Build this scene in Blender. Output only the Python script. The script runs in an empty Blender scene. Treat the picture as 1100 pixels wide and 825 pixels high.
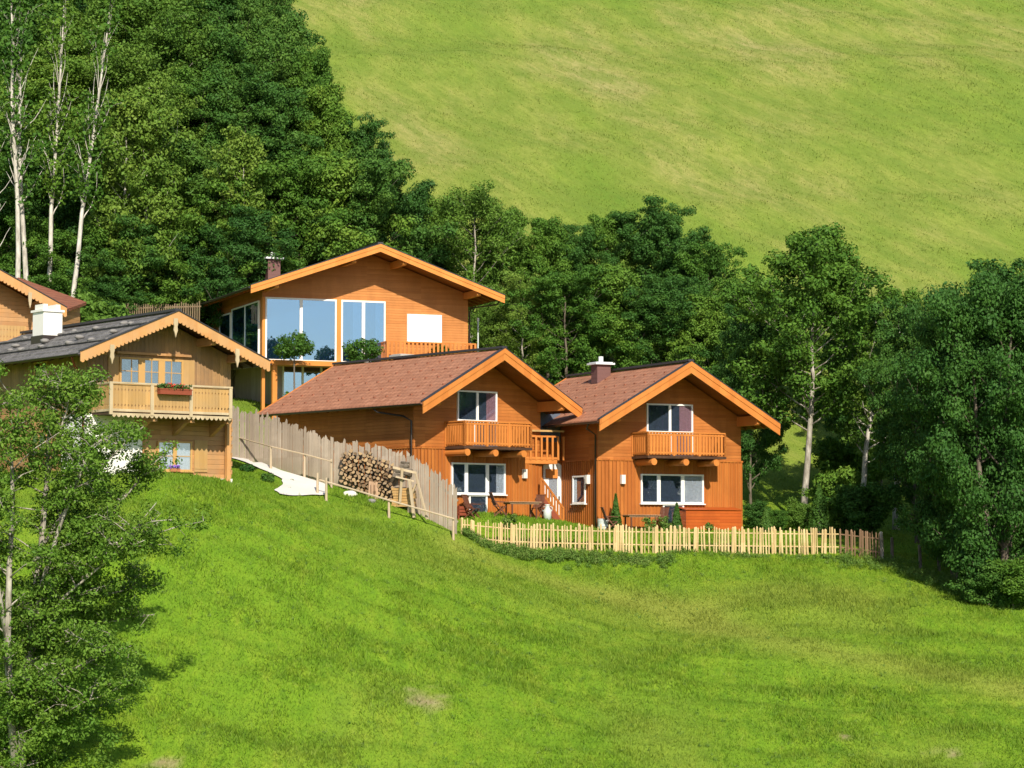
import bpy, bmesh, math, random
import numpy as np
from mathutils import Vector, Matrix
random.seed(7); rng = np.random.default_rng(7)
scene = bpy.context.scene
COL = scene.collection
PI = math.pi

# ------------------------------------------------------------------ camera model (used to survey the site from the photograph)
FOC = 2600.0
TH = math.atan(167.5/2600.0)
def at(px, py, Y):
    t = (412.5-py)/FOC
    z = Y*math.tan(TH+math.atan(t))
    x = (px-550)/FOC*(Y*math.cos(TH)+z*math.sin(TH))
    return Vector((x, Y, z))
def raydir(px, py):
    p = at(px, py, 100.0)
    return p.normalized()

# ------------------------------------------------------------------ object helpers
def link(o, parent=None):
    COL.objects.link(o)
    if parent is not None: o.parent = parent
    return o
def tag(o, label=None, cat=None, group=None, kind=None):
    if label: o['label'] = label
    if cat: o['category'] = cat
    if group: o['group'] = group
    if kind: o['kind'] = kind
    return o
def empty(name, loc=(0,0,0), rz=0.0, label=None, cat=None, group=None, kind=None):
    o = bpy.data.objects.new(name, None); o.empty_display_size = .3
    o.location = loc; o.rotation_euler = (0,0,rz)
    link(o); return tag(o, label, cat, group, kind)
def copy_tree(o, parent=None):
    c = o.copy(); link(c, parent)
    for ch in list(o.children): copy_tree(ch, c)
    return c

class MB:
    """collects shapes; build() links them as ONE mesh object"""
    def __init__(s): s.v=[]; s.f=[]; s.m=[]
    def add(s, vs, fs, mi=0):
        n=len(s.v); s.v += [tuple(p) for p in vs]
        for f in fs: s.f.append(tuple(i+n for i in f)); s.m.append(mi)
    def hexa(s, p, mi=0):
        s.add(p, [(0,3,2,1),(4,5,6,7),(0,1,5,4),(1,2,6,5),(2,3,7,6),(3,0,4,7)], mi)
    def box(s, x0,x1,y0,y1,z0,z1, mi=0):
        s.hexa([(x0,y0,z0),(x1,y0,z0),(x1,y1,z0),(x0,y1,z0),(x0,y0,z1),(x1,y0,z1),(x1,y1,z1),(x0,y1,z1)], mi)
    def bar(s, a, b, w, h, up=(0,0,1), mi=0):
        a=Vector(a); b=Vector(b); d=(b-a).normalized(); up=Vector(up)
        r=d.cross(up)
        if r.length<1e-4: r=d.cross(Vector((0,1,0)))
        r.normalize(); u=r.cross(d)
        r=r*(w/2); u=u*(h/2)
        s.hexa([a-r-u,a+r-u,b+r-u,b-r-u,a-r+u,a+r+u,b+r+u,b-r+u], mi)
    def prism(s, poly, off, mi=0):
        """poly: list of 3D points, off: extrusion vector"""
        n=len(poly); off=Vector(off); a=[Vector(p) for p in poly]; b=[p+off for p in a]
        fs=[tuple(range(n)), tuple(range(2*n-1,n-1,-1))]
        for i in range(n):
            j=(i+1)%n; fs.append((i,i+n,j+n,j))
        s.add(a+b, fs, mi)
    def tube(s, pts, rad, n=8, mi=0, cap=True):
        pts=[Vector(p) for p in pts]
        if not hasattr(rad,'__len__'): rad=[rad]*len(pts)
        vs=[]; fs=[]
        ref=Vector((0.13,0.21,1)).normalized()
        for i,p in enumerate(pts):
            d=(pts[min(i+1,len(pts)-1)]-pts[max(i-1,0)]).normalized()
            r=d.cross(ref)
            if r.length<1e-3: r=d.cross(Vector((1,0,0)))
            r.normalize(); u=r.cross(d)
            for k in range(n):
                t=2*PI*k/n; vs.append(p+(r*math.cos(t)+u*math.sin(t))*rad[i])
        for i in range(len(pts)-1):
            for k in range(n):
                k2=(k+1)%n; fs.append((i*n+k,i*n+k2,(i+1)*n+k2,(i+1)*n+k))
        if cap:
            fs.append(tuple(range(n-1,-1,-1))); m=(len(pts)-1)*n; fs.append(tuple(range(m,m+n)))
        s.add(vs,fs,mi)
    def ball(s, c, r, sx=1, sy=1, sz=1, jit=0.0, nu=12, nv=8, mi=0, rnd=random):
        vs=[];fs=[]
        for j in range(nv+1):
            ph=PI*j/nv
            for i in range(nu):
                t=2*PI*i/nu; k=r*(1+rnd.uniform(-jit,jit)*(0<j<nv))
                vs.append((c[0]+k*sx*math.sin(ph)*math.cos(t), c[1]+k*sy*math.sin(ph)*math.sin(t), c[2]+k*sz*math.cos(ph)))
        for j in range(nv):
            for i in range(nu):
                i2=(i+1)%nu; fs.append((j*nu+i,(j+1)*nu+i,(j+1)*nu+i2,j*nu+i2))
        s.add(vs,fs,mi)
    def build(s, name, mats, parent=None, smooth=False):
        me=bpy.data.meshes.new(name); me.from_pydata(s.v,[],s.f)
        if not isinstance(mats,(list,tuple)): mats=[mats]
        for m in mats: me.materials.append(m)
        if len(mats)>1: me.polygons.foreach_set('material_index', s.m)
        bm=bmesh.new(); bm.from_mesh(me); bmesh.ops.recalc_face_normals(bm, faces=bm.faces); bm.to_mesh(me); bm.free()
        if smooth: me.polygons.foreach_set('use_smooth',[True]*len(me.polygons))
        me.update()
        o=bpy.data.objects.new(name,me); return link(o,parent)

# ------------------------------------------------------------------ materials
class NT:
    def __init__(s, name):
        s.mat=bpy.data.materials.new(name); s.mat.use_nodes=True; s.t=s.mat.node_tree; s.t.nodes.clear()
        s.out=s.n('ShaderNodeOutputMaterial')
    def n(s, typ, **kw):
        nd=s.t.nodes.new(typ)
        for k,v in kw.items(): setattr(nd,k,v)
        return nd
    def l(s,a,b): s.t.links.new(a,b)
    def val(s, sock, v):
        if hasattr(v,'is_linked') or hasattr(v,'links'): s.l(v,sock)
        else: sock.default_value=v
    def math(s, op, a, b=0.0, c=0.0):
        nd=s.n('ShaderNodeMath',operation=op); s.val(nd.inputs[0],a); s.val(nd.inputs[1],b)
        if op in('MULTIPLY_ADD',): s.val(nd.inputs[2],c)
        return nd.outputs[0]
    def noise(s, vec, scale, detail=4, rough=.55):
        nd=s.n('ShaderNodeTexNoise'); s.l(vec,nd.inputs['Vector']); nd.inputs['Scale'].default_value=scale
        nd.inputs['Detail'].default_value=detail; nd.inputs['Roughness'].default_value=rough
        return nd.outputs['Fac']
    def mapv(s, vec, scale=(1,1,1), rot=(0,0,0), loc=(0,0,0)):
        nd=s.n('ShaderNodeMapping'); s.l(vec,nd.inputs['Vector']); nd.inputs['Scale'].default_value=scale
        nd.inputs['Rotation'].default_value=rot; nd.inputs['Location'].default_value=loc
        return nd.outputs['Vector']
    def ramp(s, fac, stops, interp='LINEAR'):
        nd=s.n('ShaderNodeValToRGB'); cr=nd.color_ramp; cr.interpolation=interp
        while len(cr.elements)>1: cr.elements.remove(cr.elements[0])
        for i,(p,c) in enumerate(stops):
            e=cr.elements[0] if i==0 else cr.elements.new(p)
            e.position=p; e.color=(c[0],c[1],c[2],1)
        s.l(fac,nd.inputs['Fac']); return nd.outputs['Color']
    def mix(s, fac, a, b, blend='MIX'):
        nd=s.n('ShaderNodeMix',data_type='RGBA',blend_type=blend)
        s.val(nd.inputs['Factor'],fac); 
        for sock,v in ((nd.inputs['A'],a),(nd.inputs['B'],b)):
            if isinstance(v,(tuple,list)): sock.default_value=(v[0],v[1],v[2],1)
            else: s.l(v,sock)
        return nd.outputs['Result']
    def coord(s, kind='Object'): return s.n('ShaderNodeTexCoord').outputs[kind]
    def sep(s, vec):
        nd=s.n('ShaderNodeSeparateXYZ'); s.l(vec,nd.inputs[0]); return nd.outputs
    def comb(s,x,y,z):
        nd=s.n('ShaderNodeCombineXYZ'); s.val(nd.inputs[0],x); s.val(nd.inputs[1],y); s.val(nd.inputs[2],z); return nd.outputs[0]
    def bump(s, h, strength=.4, dist=.02):
        nd=s.n('ShaderNodeBump'); s.l(h,nd.inputs['Height']); nd.inputs['Strength'].default_value=strength; nd.inputs['Distance'].default_value=dist
        return nd.outputs['Normal']
    def pbr(s, color, rough=.6, spec=.3, metal=0.0, normal=None):
        nd=s.n('ShaderNodeBsdfPrincipled')
        if isinstance(color,(tuple,list)): nd.inputs['Base Color'].default_value=(color[0],color[1],color[2],1)
        else: s.l(color,nd.inputs['Base Color'])
        s.val(nd.inputs['Roughness'],rough); nd.inputs['Specular IOR Level'].default_value=spec; nd.inputs['Metallic'].default_value=metal
        if normal is not None: s.l(normal,nd.inputs['Normal'])
        return nd.outputs[0]
    def done(s, sh): s.l(sh,s.out.inputs['Surface']); return s.mat

def simple(name, c, rough=.6, spec=.3, var=.18, nscale=6.0, metal=0.0, bump=.15):
    t=NT(name); co=t.coord()
    f=t.noise(co,nscale,5)
    f2=t.noise(co,nscale*.17,3)
    col=t.mix(f, [k*(1-var) for k in c],[min(1,k*(1+var)) for k in c])
    col=t.mix(f2, col, t.mix(.5,col,[k*(1-var) for k in c]))
    return t.done(t.pbr(col,rough,spec,metal,t.bump(f,bump,.01)))

def boards(name, c1, c2, size=.16, axis='z', rough=.55, groove=.6, grain=.25, grey=None, greyamt=.0):
    """boards of their own tint; axis = direction across the boards"""
    t=NT(name); co=t.coord(); x,y,z=t.sep(co)
    h=t.math('ADD',x,y)
    across=z if axis=='z' else h
    along=h if axis=='z' else z
    q=t.math('DIVIDE',across,size)
    idx=t.math('FLOOR',q); fr=t.math('FRACT',q)
    wn=t.n('ShaderNodeTexWhiteNoise',noise_dimensions='2D')
    seg=t.math('FLOOR',t.math('DIVIDE',along,3.1))
    t.l(t.comb(idx,seg,0),wn.inputs['Vector'])
    col=t.mix(wn.outputs['Value'],c1,c2)
    gv=t.comb(t.math('MULTIPLY',along,1.2),t.math('MULTIPLY',across,26),idx)
    g=t.noise(gv,1.0,5,.6)
    col=t.mix(t.math('MULTIPLY',g,grain),col,[k*.35 for k in c1])
    pn=t.noise(t.comb(t.math('MULTIPLY',h,1.3),t.math('MULTIPLY',z,.45),0),1.0,5,.6)
    col=t.mix(t.math('MULTIPLY',t.ramp(pn,[(.42,(0,0,0)),(.72,(1,1,1))]),.5),col,[k*.58 for k in c1])
    if grey:
        gn=t.noise(co,1.3,5,.65)
        col=t.mix(t.math('MULTIPLY',t.ramp(gn,[(.35,(0,0,0)),(.65,(1,1,1))]),greyamt),col,grey)
    # v-groove between boards
    e=t.math('ABSOLUTE',t.math('SUBTRACT',fr,.5))
    prof=t.ramp(e,[(.40,(1,1,1)),(.49,(0,0,0))])
    hh=t.math('ADD',t.math('MULTIPLY',prof,1.0),t.math('MULTIPLY',g,.12))
    return t.done(t.pbr(col,rough,.3,0,t.bump(hh,groove,.03)))

M={}
def make_materials():
    M['larch']=boards('larch_siding',(.43,.140,.030),(.57,.205,.050),.15,'z',grain=.4)
    M['larch_v']=boards('larch_vertical',(.42,.126,.023),(.55,.190,.038),.2,'h',groove=.6,grain=.4)
    M['larch_trim']=boards('larch_trim',(.56,.190,.038),(.67,.245,.055),.4,'h',groove=.05)
    M['larch_big']=boards('larch_upper_house',(.53,.205,.055),(.64,.265,.078),.14,'z',grain=.4)
    M['trim_big']=boards('trim_upper_house',(.65,.240,.045),(.72,.285,.065),.6,'h',groove=.05)
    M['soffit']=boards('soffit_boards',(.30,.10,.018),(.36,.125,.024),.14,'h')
    M['old_v']=boards('old_vertical_boards',(.36,.20,.085),(.56,.33,.145),.19,'h',grey=(.17,.12,.08),greyamt=.6,grain=.5)
    M['old_log']=boards('old_log_timber',(.46,.23,.09),(.66,.35,.14),.2,'z',grey=(.32,.22,.13),greyamt=.4,grain=.5)
    M['old_light']=boards('pale_wood',(.46,.27,.095),(.60,.36,.135),.25,'h',groove=.1,grey=(.36,.26,.15),greyamt=.4)
    M['old_trim']=boards('old_bargeboard',(.56,.27,.09),(.66,.33,.12),.5,'h',groove=.05,grey=(.48,.33,.19),greyamt=.4)
    M['carved']=boards('carved_pendant_wood',(.48,.38,.24),(.58,.47,.31),.3,'h',groove=.05)
    M['grey_board']=boards('weathered_grey_boards',(.33,.265,.205),(.47,.395,.32),.13,'h',groove=.3,grey=(.25,.21,.17),greyamt=.5)
    M['picket']=boards('peeled_picket_wood',(.58,.42,.20),(.74,.58,.31),.09,'h',groove=.05)
    M['picket_shaded']=boards('shaded_picket_wood',(.19,.115,.07),(.28,.175,.105),.09,'h',groove=.05)  # browner end pickets, with the tree shade also put into this darker colour
    M['fence_brown']=boards('brown_fence_wood',(.16,.11,.06),(.24,.17,.10),.09,'h',groove=.05)
    M['rail_wood']=boards('rail_wood',(.50,.38,.24),(.58,.46,.31),.2,'h',groove=.05,grey=(.36,.31,.25),greyamt=.5)
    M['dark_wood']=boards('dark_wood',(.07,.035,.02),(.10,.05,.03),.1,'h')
    M['furn_wood']=boards('garden_furniture_wood',(.13,.05,.03),(.18,.07,.04),.06,'h')
    M['table_wood']=boards('table_wood',(.40,.25,.15),(.48,.31,.2),.1,'h')
    M['red_wood']=boards('red_stained_wood',(.44,.085,.012),(.50,.11,.016),.15,'z')
    M['white']=simple('white_paint',(.80,.80,.79),.4,.4,.03)
    M['plaster']=simple('white_plaster',(.78,.77,.73),.9,.1,.06,8)
    M['yellow_frame']=simple('yellow_window_wood',(.52,.31,.11),.5,.3,.1)
    M['gutter']=simple('dark_gutter_metal',(.035,.026,.024),.4,.5,.1)
    M['ridge']=simple('dark_ridge_metal',(.038,.036,.042),.5,.5,.2)
    M['chim']=simple('maroon_chimney',(.16,.082,.075),.7,.2,.12,10)
    M['cap']=simple('pale_chimney_cap',(.66,.68,.70),.5,.3,.06)
    M['stone']=simple('stone',(.25,.24,.23),.9,.2,.3,4,0,.6)
    M['pale_stone']=simple('pale_stone',(.72,.70,.62),.9,.2,.12,5,0,.5)
    M['concrete']=simple('concrete',(.42,.40,.37),.9,.2,.15,3)
    M['path']=simple('pale_path',(.66,.63,.59),.95,.1,.10,2.5,0,.5)
    M['curtain']=simple('white_curtain',(.78,.77,.76),.9,.1,.06,14)
    M['pink']=simple('pink_curtain',(.62,.34,.36),.9,.1,.1,14)
    M['blind']=simple('white_blind',(.66,.67,.71),.6,.3,.03)
    M['interior']=simple('dark_interior',(.11,.135,.18),.9,.1,.3,2)
    M['interior_pale']=simple('pale_interior',(.34,.36,.38),.9,.1,.3,.8)
    M['lamp']=simple('lamp_housing',(.72,.70,.66),.4,.4,.04)
    M['zinc']=simple('zinc_metal',(.55,.60,.60),.35,.5,.08)
    M['dark_metal']=simple('dark_metal',(.05,.05,.055),.5,.5,.1)
    M['old_brown']=simple('red_brown_box',(.25,.06,.03),.6,.3,.2)
    M['soil']=simple('soil',(.09,.055,.03),.95,.1,.3)
    M['terracotta']=simple('terracotta',(.42,.17,.08),.8,.2,.15)
    M['red_flower']=simple('red_petals',(.62,.04,.03),.6,.2,.3,20)
    M['purple_flower']=simple('purple_petals',(.22,.12,.5),.6,.2,.3,20)
    M['geranium']=simple('geranium_leaves',(.05,.11,.02),.6,.2,.4,20)
    # clay tiles
    def tiles(name,c1,c2,c3,sx,sz):
        t=NT(name); co=t.coord(); x,y,z=t.sep(co)
        br=t.n('ShaderNodeTexBrick'); br.offset=.5
        t.l(t.comb(t.math('DIVIDE',y,sx),t.math('DIVIDE',z,sz),0),br.inputs['Vector'])
        br.inputs['Scale'].default_value=1.0; br.inputs['Brick Width'].default_value=1.0; br.inputs['Row Height'].default_value=1.0
        br.inputs['Mortar Size'].default_value=.06; br.inputs['Mortar Smooth'].default_value=.3
        br.inputs['Color1'].default_value=(*c1,1); br.inputs['Color2'].default_value=(*c2,1); br.inputs['Mortar'].default_value=(*[k*.6 for k in c1],1)
        f=t.noise(co,.8,5,.6); col=t.mix(t.math('MULTIPLY',t.ramp(f,[(.4,(0,0,0)),(.7,(1,1,1))]),.5),br.outputs['Color'],c3)
        h=t.math('ADD',t.math('MULTIPLY',t.math('SUBTRACT',1.0,br.outputs['Fac']),1.0),t.math('FRACT',t.math('DIVIDE',z,-sz)))
        return t.done(t.pbr(col,.75,.25,0,t.bump(h,.5,.04)))
    M['tile']=tiles('red_brown_tiles',(.335,.145,.082),(.445,.205,.122),(.29,.14,.088),.33,.17)
    M['tile_dark']=tiles('rust_brown_tiles',(.24,.085,.05),(.30,.12,.07),(.17,.08,.055),.3,.14)
    M['shingle']=tiles('grey_split_shingles',(.13,.125,.125),(.24,.23,.225),(.09,.085,.082),.16,.10)
    # glass: coated panes, part see-through, part mirror
    def glass(name, tint, mirror, gl=(.9,.95,1.0)):
        t=NT(name); tr=t.n('ShaderNodeBsdfTransparent'); tr.inputs['Color'].default_value=(*tint,1)
        co=t.coord(); nz=t.noise(co,.9,2)
        g=t.n('ShaderNodeBsdfGlossy'); g.inputs['Roughness'].default_value=.02; g.inputs['Color'].default_value=(*gl,1)
        t.l(t.bump(nz,.05,.02),g.inputs['Normal'])
        mx=t.n('ShaderNodeMixShader'); mx.inputs['Fac'].default_value=mirror
        t.l(tr.outputs[0],mx.inputs[1]); t.l(g.outputs[0],mx.inputs[2])
        return t.done(mx.outputs[0])
    M['glass']=glass('window_glass',(.90,.93,.97),.27,(.80,.90,1.0))
    M['glass_big']=glass('coated_glass',(.52,.68,.82),.45,(.50,.68,.88))
    # bark
    def bark(name,c1,c2,c3):
        t=NT(name); co=t.coord(); f=t.noise(t.mapv(co,(4,4,1.2)),1.3,6,.65); g=t.noise(co,9,4)
        col=t.ramp(f,[(.32,c1),(.5,c2),(.66,c3)])
        return t.done(t.pbr(t.mix(t.math('MULTIPLY',g,.3),col,c1),.85,.2,0,t.bump(f,.6,.05)))
    M['bark']=bark('grey_brown_bark',(.07,.055,.04),(.15,.125,.10),(.22,.19,.155))
    M['bark_pale']=bark('pale_grey_bark',(.15,.13,.105),(.36,.33,.28),(.54,.51,.45))
    M['birch']=bark('birch_bark',(.24,.22,.19),(.52,.49,.44),(.68,.65,.60))
    # foliage: each leaf its own tint (attribute), each tree its own shift
    def leaf(name, stops, trans=.22, shift=.5):
        t=NT(name); at_=t.n('ShaderNodeAttribute',attribute_name='tint'); oi=t.n('ShaderNodeObjectInfo')
        f=t.math('ADD',t.math('MULTIPLY',at_.outputs['Fac'],1-shift),t.math('MULTIPLY',oi.outputs['Random'],shift))
        col=t.ramp(f,stops)
        p=t.pbr(col,.6,.18)
        tl=t.n('ShaderNodeBsdfTranslucent'); t.l(t.mix(.35,col,(.20,.26,.01)),tl.inputs['Color'])
        mx=t.n('ShaderNodeMixShader'); mx.inputs['Fac'].default_value=trans
        t.l(p,mx.inputs[1]); t.l(tl.outputs[0],mx.inputs[2])
        return t.done(mx.outputs[0])
    M['leaf']=leaf('broad_leaves',[(0,(.036,.108,.016)),(.35,(.066,.160,.020)),(.7,(.114,.220,.026)),(1,(.185,.280,.036))])
    M['leaf_deep']=leaf('deep_green_leaves',[(0,(.026,.086,.018)),(.5,(.050,.134,.022)),(1,(.108,.206,.030))])
    M['leaf_light']=leaf('light_leaves',[(0,(.062,.148,.020)),(.5,(.110,.208,.028)),(1,(.195,.282,.042))])
    M['leaf_fore']=leaf('ash_leaves',[(0,(.044,.118,.015)),(.5,(.080,.180,.020)),(1,(.165,.272,.034))])
    M['leaf_topiary']=leaf('box_leaves',[(0,(.030,.090,.012)),(.5,(.050,.13,.018)),(1,(.090,.18,.025))])
    M['leaf_weed']=leaf('weed_leaves',[(0,(.085,.180,.030)),(.5,(.13,.235,.042)),(1,(.22,.30,.07))],.25,.0)
    M['needle']=leaf('conifer_sprays',[(0,(.035,.095,.016)),(.5,(.055,.13,.020)),(1,(.085,.165,.025))])
make_materials()
# ------------------------------------------------------------------ terrain: a surveyed height field (thin-plate spline through control points)
CP=[]
def c_px(px,py,Y): p=at(px,py,Y); CP.append((p.x,p.y,p.z))
for px,py,Y in [(-60,850,75),(60,850,75.5),(200,850,76.5),(400,845,78.5),(550,840,79.5),(750,838,80.5),(950,836,81.5),(1160,834,82),
    (60,690,84),(220,680,85.5),(400,690,88.5),(560,700,91.5),(700,715,92),(850,720,92.5),(1000,725,93),(1130,730,93),
    (330,600,93.5),(470,622,97),(600,650,99.5),(720,660,101.5),(860,650,101.5),(1000,668,100),
    (-40,538,93),(60,532,94.5),(150,526,96),(243,520,98.2),(290,538,100.5),(350,537,104.5),(420,560,104.8),(489,582,105.2),(560,606,106.0),
    (250,492,110.5),(300,506,108.5),(345,520,107.3),(318,523,105.6),(300,530,103.2),(330,535,103.9),(430,545,106.6),(489,571,106.4),
    (520,587,108.4),(600,591,108.6),(700,594,109.0),(800,595,109.4),(900,595,110),
    (945,602,109.6),(1000,616,108),(1100,642,104.5),(1190,665,101),
    (1000,577,124),(950,562,128),(870,520,135),(1100,585,122),(1180,600,118)]: c_px(px,py,Y)
for p in [(-4.6,109.6,1.02),(1.4,114.6,1.0),(-1.2,111.0,1.02),(1.6,111.2,.72),(4.0,112.6,.52),(7.5,113.9,.5),(11.2,116.3,.45),(8,111.8,.35),(2.6,117.5,.9),
    (-3,121,1.4),(7,124,1.6),(12,124,1.0),(16,121,.5),(-9,117,2.2),(-15,117,4.0),(-16,109,3.2),
    (-13,128,6.6),(-2.5,132,6.4),(-14,140,8.2),(0,142,7.6),(-27,119,5.4),(-38,119,5.6),(-26,104,2.7),(-36,104,2.9),
    (10,138,5.0),(22,140,4.6),(36,140,4.0),(50,138,3.4)]: CP.append(p)
for x in (-110,-55,-18,18,55,110):
    for Y in (152,175,210,260,330,430):
        CP.append((x,Y,8.6+.47*(Y-147)+(-.012*x if x>0 else -.02*x)*min(1,(Y-145)/40)))
    CP.append((x,560,150+0*x))
for x in (-110,-40,0,40,110):
    CP += [(x,0,-1.75),(x,22,-8.5),(x,45,-15.5),(x,62,-14.0),(x,-60,-4)]
for x in (-110,110):
    for Y,z in ((85,-7),(105,-1),(125,3)): CP.append((x,Y,z+(2 if x<0 else -3)))
_c=np.array(CP); _S=50.0
def _k(r2): return np.where(r2>1e-12, .5*r2*np.log(np.maximum(r2,1e-12)),0.0)
def _fit():
    P=_c[:,:2]/_S; n=len(P)
    d2=((P[:,None,:]-P[None,:,:])**2).sum(-1)
    A=np.zeros((n+3,n+3)); A[:n,:n]=_k(d2)+np.eye(n)*2e-5
    A[:n,n]=1; A[:n,n+1:]=P; A[n,:n]=1; A[n+1:,:n]=P.T
    b=np.zeros(n+3); b[:n]=_c[:,2]
    return P,np.linalg.solve(A,b)
_P,_w=_fit()
def vnoise(x,y,seed=0):
    xi=np.floor(x).astype(np.int64); yi=np.floor(y).astype(np.int64); fx=x-xi; fy=y-yi
    def h(a,b):
        n=(a*374761393+b*668265263+seed*974634777)&0x7fffffff
        n=((n^(n>>13))*1274126177)&0x7fffffff
        return ((n^(n>>16))&0xffff)/65535.0
    fx=fx*fx*(3-2*fx); fy=fy*fy*(3-2*fy)
    return (h(xi,yi)*(1-fx)+h(xi+1,yi)*fx)*(1-fy)+(h(xi,yi+1)*(1-fx)+h(xi+1,yi+1)*fx)*fy
def fbm(x,y,oct=4,seed=0):
    s=0;a=.5
    for i in range(oct): s=s+a*vnoise(x*2**i,y*2**i,seed+i); a*=.5
    return s/(1-.5**oct)
def H(x,y):
    x=np.atleast_1d(np.asarray(x,float)); y=np.atleast_1d(np.asarray(y,float)); out=np.empty(len(x))
    for i in range(0,len(x),20000):
        q=np.stack([x[i:i+20000],y[i:i+20000]],1)/_S
        d2=((q[:,None,:]-_P[None,:,:])**2).sum(-1)
        out[i:i+20000]=_k(d2)@_w[:-3]+_w[-3]+q@_w[-2:]
    # small natural unevenness of a grazed slope
    damp=np.clip((y-20)/40,0,1)
    out+= damp*((fbm(x*.22,y*.22,3,5)-.5)*.55*np.clip((102-y)/5,0.05,1)*(y<140)+(fbm(x*.9,y*.9,2,9)-.5)*.12)
    # faint cattle terraces across the near slope
    out+= np.clip((y-70)/8,0,1)*np.clip((104-y)/5,0,1)*(fbm(x*.10+3,y*.85+.05*x,3,55)-.5)*.30
    out+= np.clip((y-150)/20,0,1)*((fbm(x*.06+.03*y,y*.09,3,31)-.5)*2.0)
    return out
def Hz(x,y): return float(H([x],[y])[0])
def ground_hit(px,py,Y0=76,Y1=140,step=.1):
    """where the line of sight through a pixel meets the ground"""
    Ys=np.arange(Y0,Y1,step); t=(412.5-py)/FOC; zz=Ys*math.tan(TH+math.atan(t)); xx=(px-550)/FOC*(Ys*math.cos(TH)+zz*math.sin(TH))
    g=H(xx,Ys); i=int(np.argmax(g>=zz)) if (g>=zz).any() else len(Ys)-1
    return Vector((xx[i],Ys[i],g[i]))

# broad tints of the sward: how dry, how bare (marks of wear that belong to the ground itself)
def seg_d(x,y,a,b):
    ax,ay=a; bx,by=b; dx,dy=bx-ax,by-ay; t=np.clip(((x-ax)*dx+(y-ay)*dy)/(dx*dx+dy*dy),0,1)
    return np.hypot(x-ax-t*dx,y-ay-t*dy)
DRY=[ground_hit(px,py) for px,py in [(500,590),(600,628),(720,655),(840,690),(980,720),(1110,745)]]
BARE=[]
for px,py,r in [(455,754,.24),(468,756,.24),(172,821,.16),(185,823,.14),(1005,808,.12),(1022,813,.10),(905,792,.09),(1050,824,.12)]:
    p=ground_hit(px,py); BARE.append((p.x,p.y,r))
def dry_at(x,y):
    d=np.full(len(x),9e9)
    for a,b in zip(DRY[:-1],DRY[1:]): d=np.minimum(d,seg_d(x,y,(a.x,a.y),(b.x,b.y)))
    v=np.exp(-(d/1.5)**2)*.75
    v+=np.clip((fbm(x*.20+7,y*.12,4,41)-.50)*3.0,0,1)*.45*(y<125)
    v+=np.exp(-(((x-11.5)/4.5)**2+((y-103.5)/2.2)**2))*.6
    return np.clip(v,0,1)
def bare_at(x,y):
    v=np.zeros(len(x)); wob=fbm(x*1.7,y*1.7,3,77)
    for bx,by,r in BARE: v=np.maximum(v,np.clip(1.5-np.hypot((x-bx)*.7,(y-by)*.45)/r*(0.1+1.9*wob),0,1))
    return np.clip(v*1.1,0,1)

def axis(segs):
    out=[]
    for a,b,s in segs: out+=list(np.arange(a,b,s))
    return np.array(out+[segs[-1][1]])
gx=axis([(-420,-120,30),(-120,-34,3),(-34,34,.4),(34,120,3),(120,420,30)])
gy=axis([(-200,60,10),(60,74,1.5),(74,118,.33),(118,145,.8),(145,270,1.6),(270,640,18)])
X,Yg=np.meshgrid(gx,gy); xf,yf=X.ravel(),Yg.ravel()
zf=H(np.clip(xf,-130,130),np.clip(yf,-80,560))
def mesh_np(name, verts, faces, k, mats, attrs=None, smooth=False):
    me=bpy.data.meshes.new(name); nv=len(verts); nf=len(faces)
    me.vertices.add(nv); me.vertices.foreach_set('co',np.ascontiguousarray(verts,dtype=np.float32).ravel())
    me.loops.add(nf*k); me.loops.foreach_set('vertex_index',np.ascontiguousarray(faces,dtype=np.int32).ravel())
    me.polygons.add(nf); me.polygons.foreach_set('loop_start',np.arange(0,nf*k,k,dtype=np.int32))
    for a,v in (attrs or {}).items():
        at_=me.attributes.new(a,'FLOAT','POINT'); at_.data.foreach_set('value',np.ascontiguousarray(v,dtype=np.float32))
    for m in mats: me.materials.append(m)
    if smooth: me.polygons.foreach_set('use_smooth',np.ones(nf,dtype=bool))
    me.update(calc_edges=True); me.validate(); return me
nx,ny=len(gx),len(gy)
i=np.arange((ny-1)*(nx-1)); r_=i//(nx-1); c_=i%(nx-1); a0=r_*nx+c_
gf=np.stack([a0,a0+1,a0+nx+1,a0+nx],1)

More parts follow.
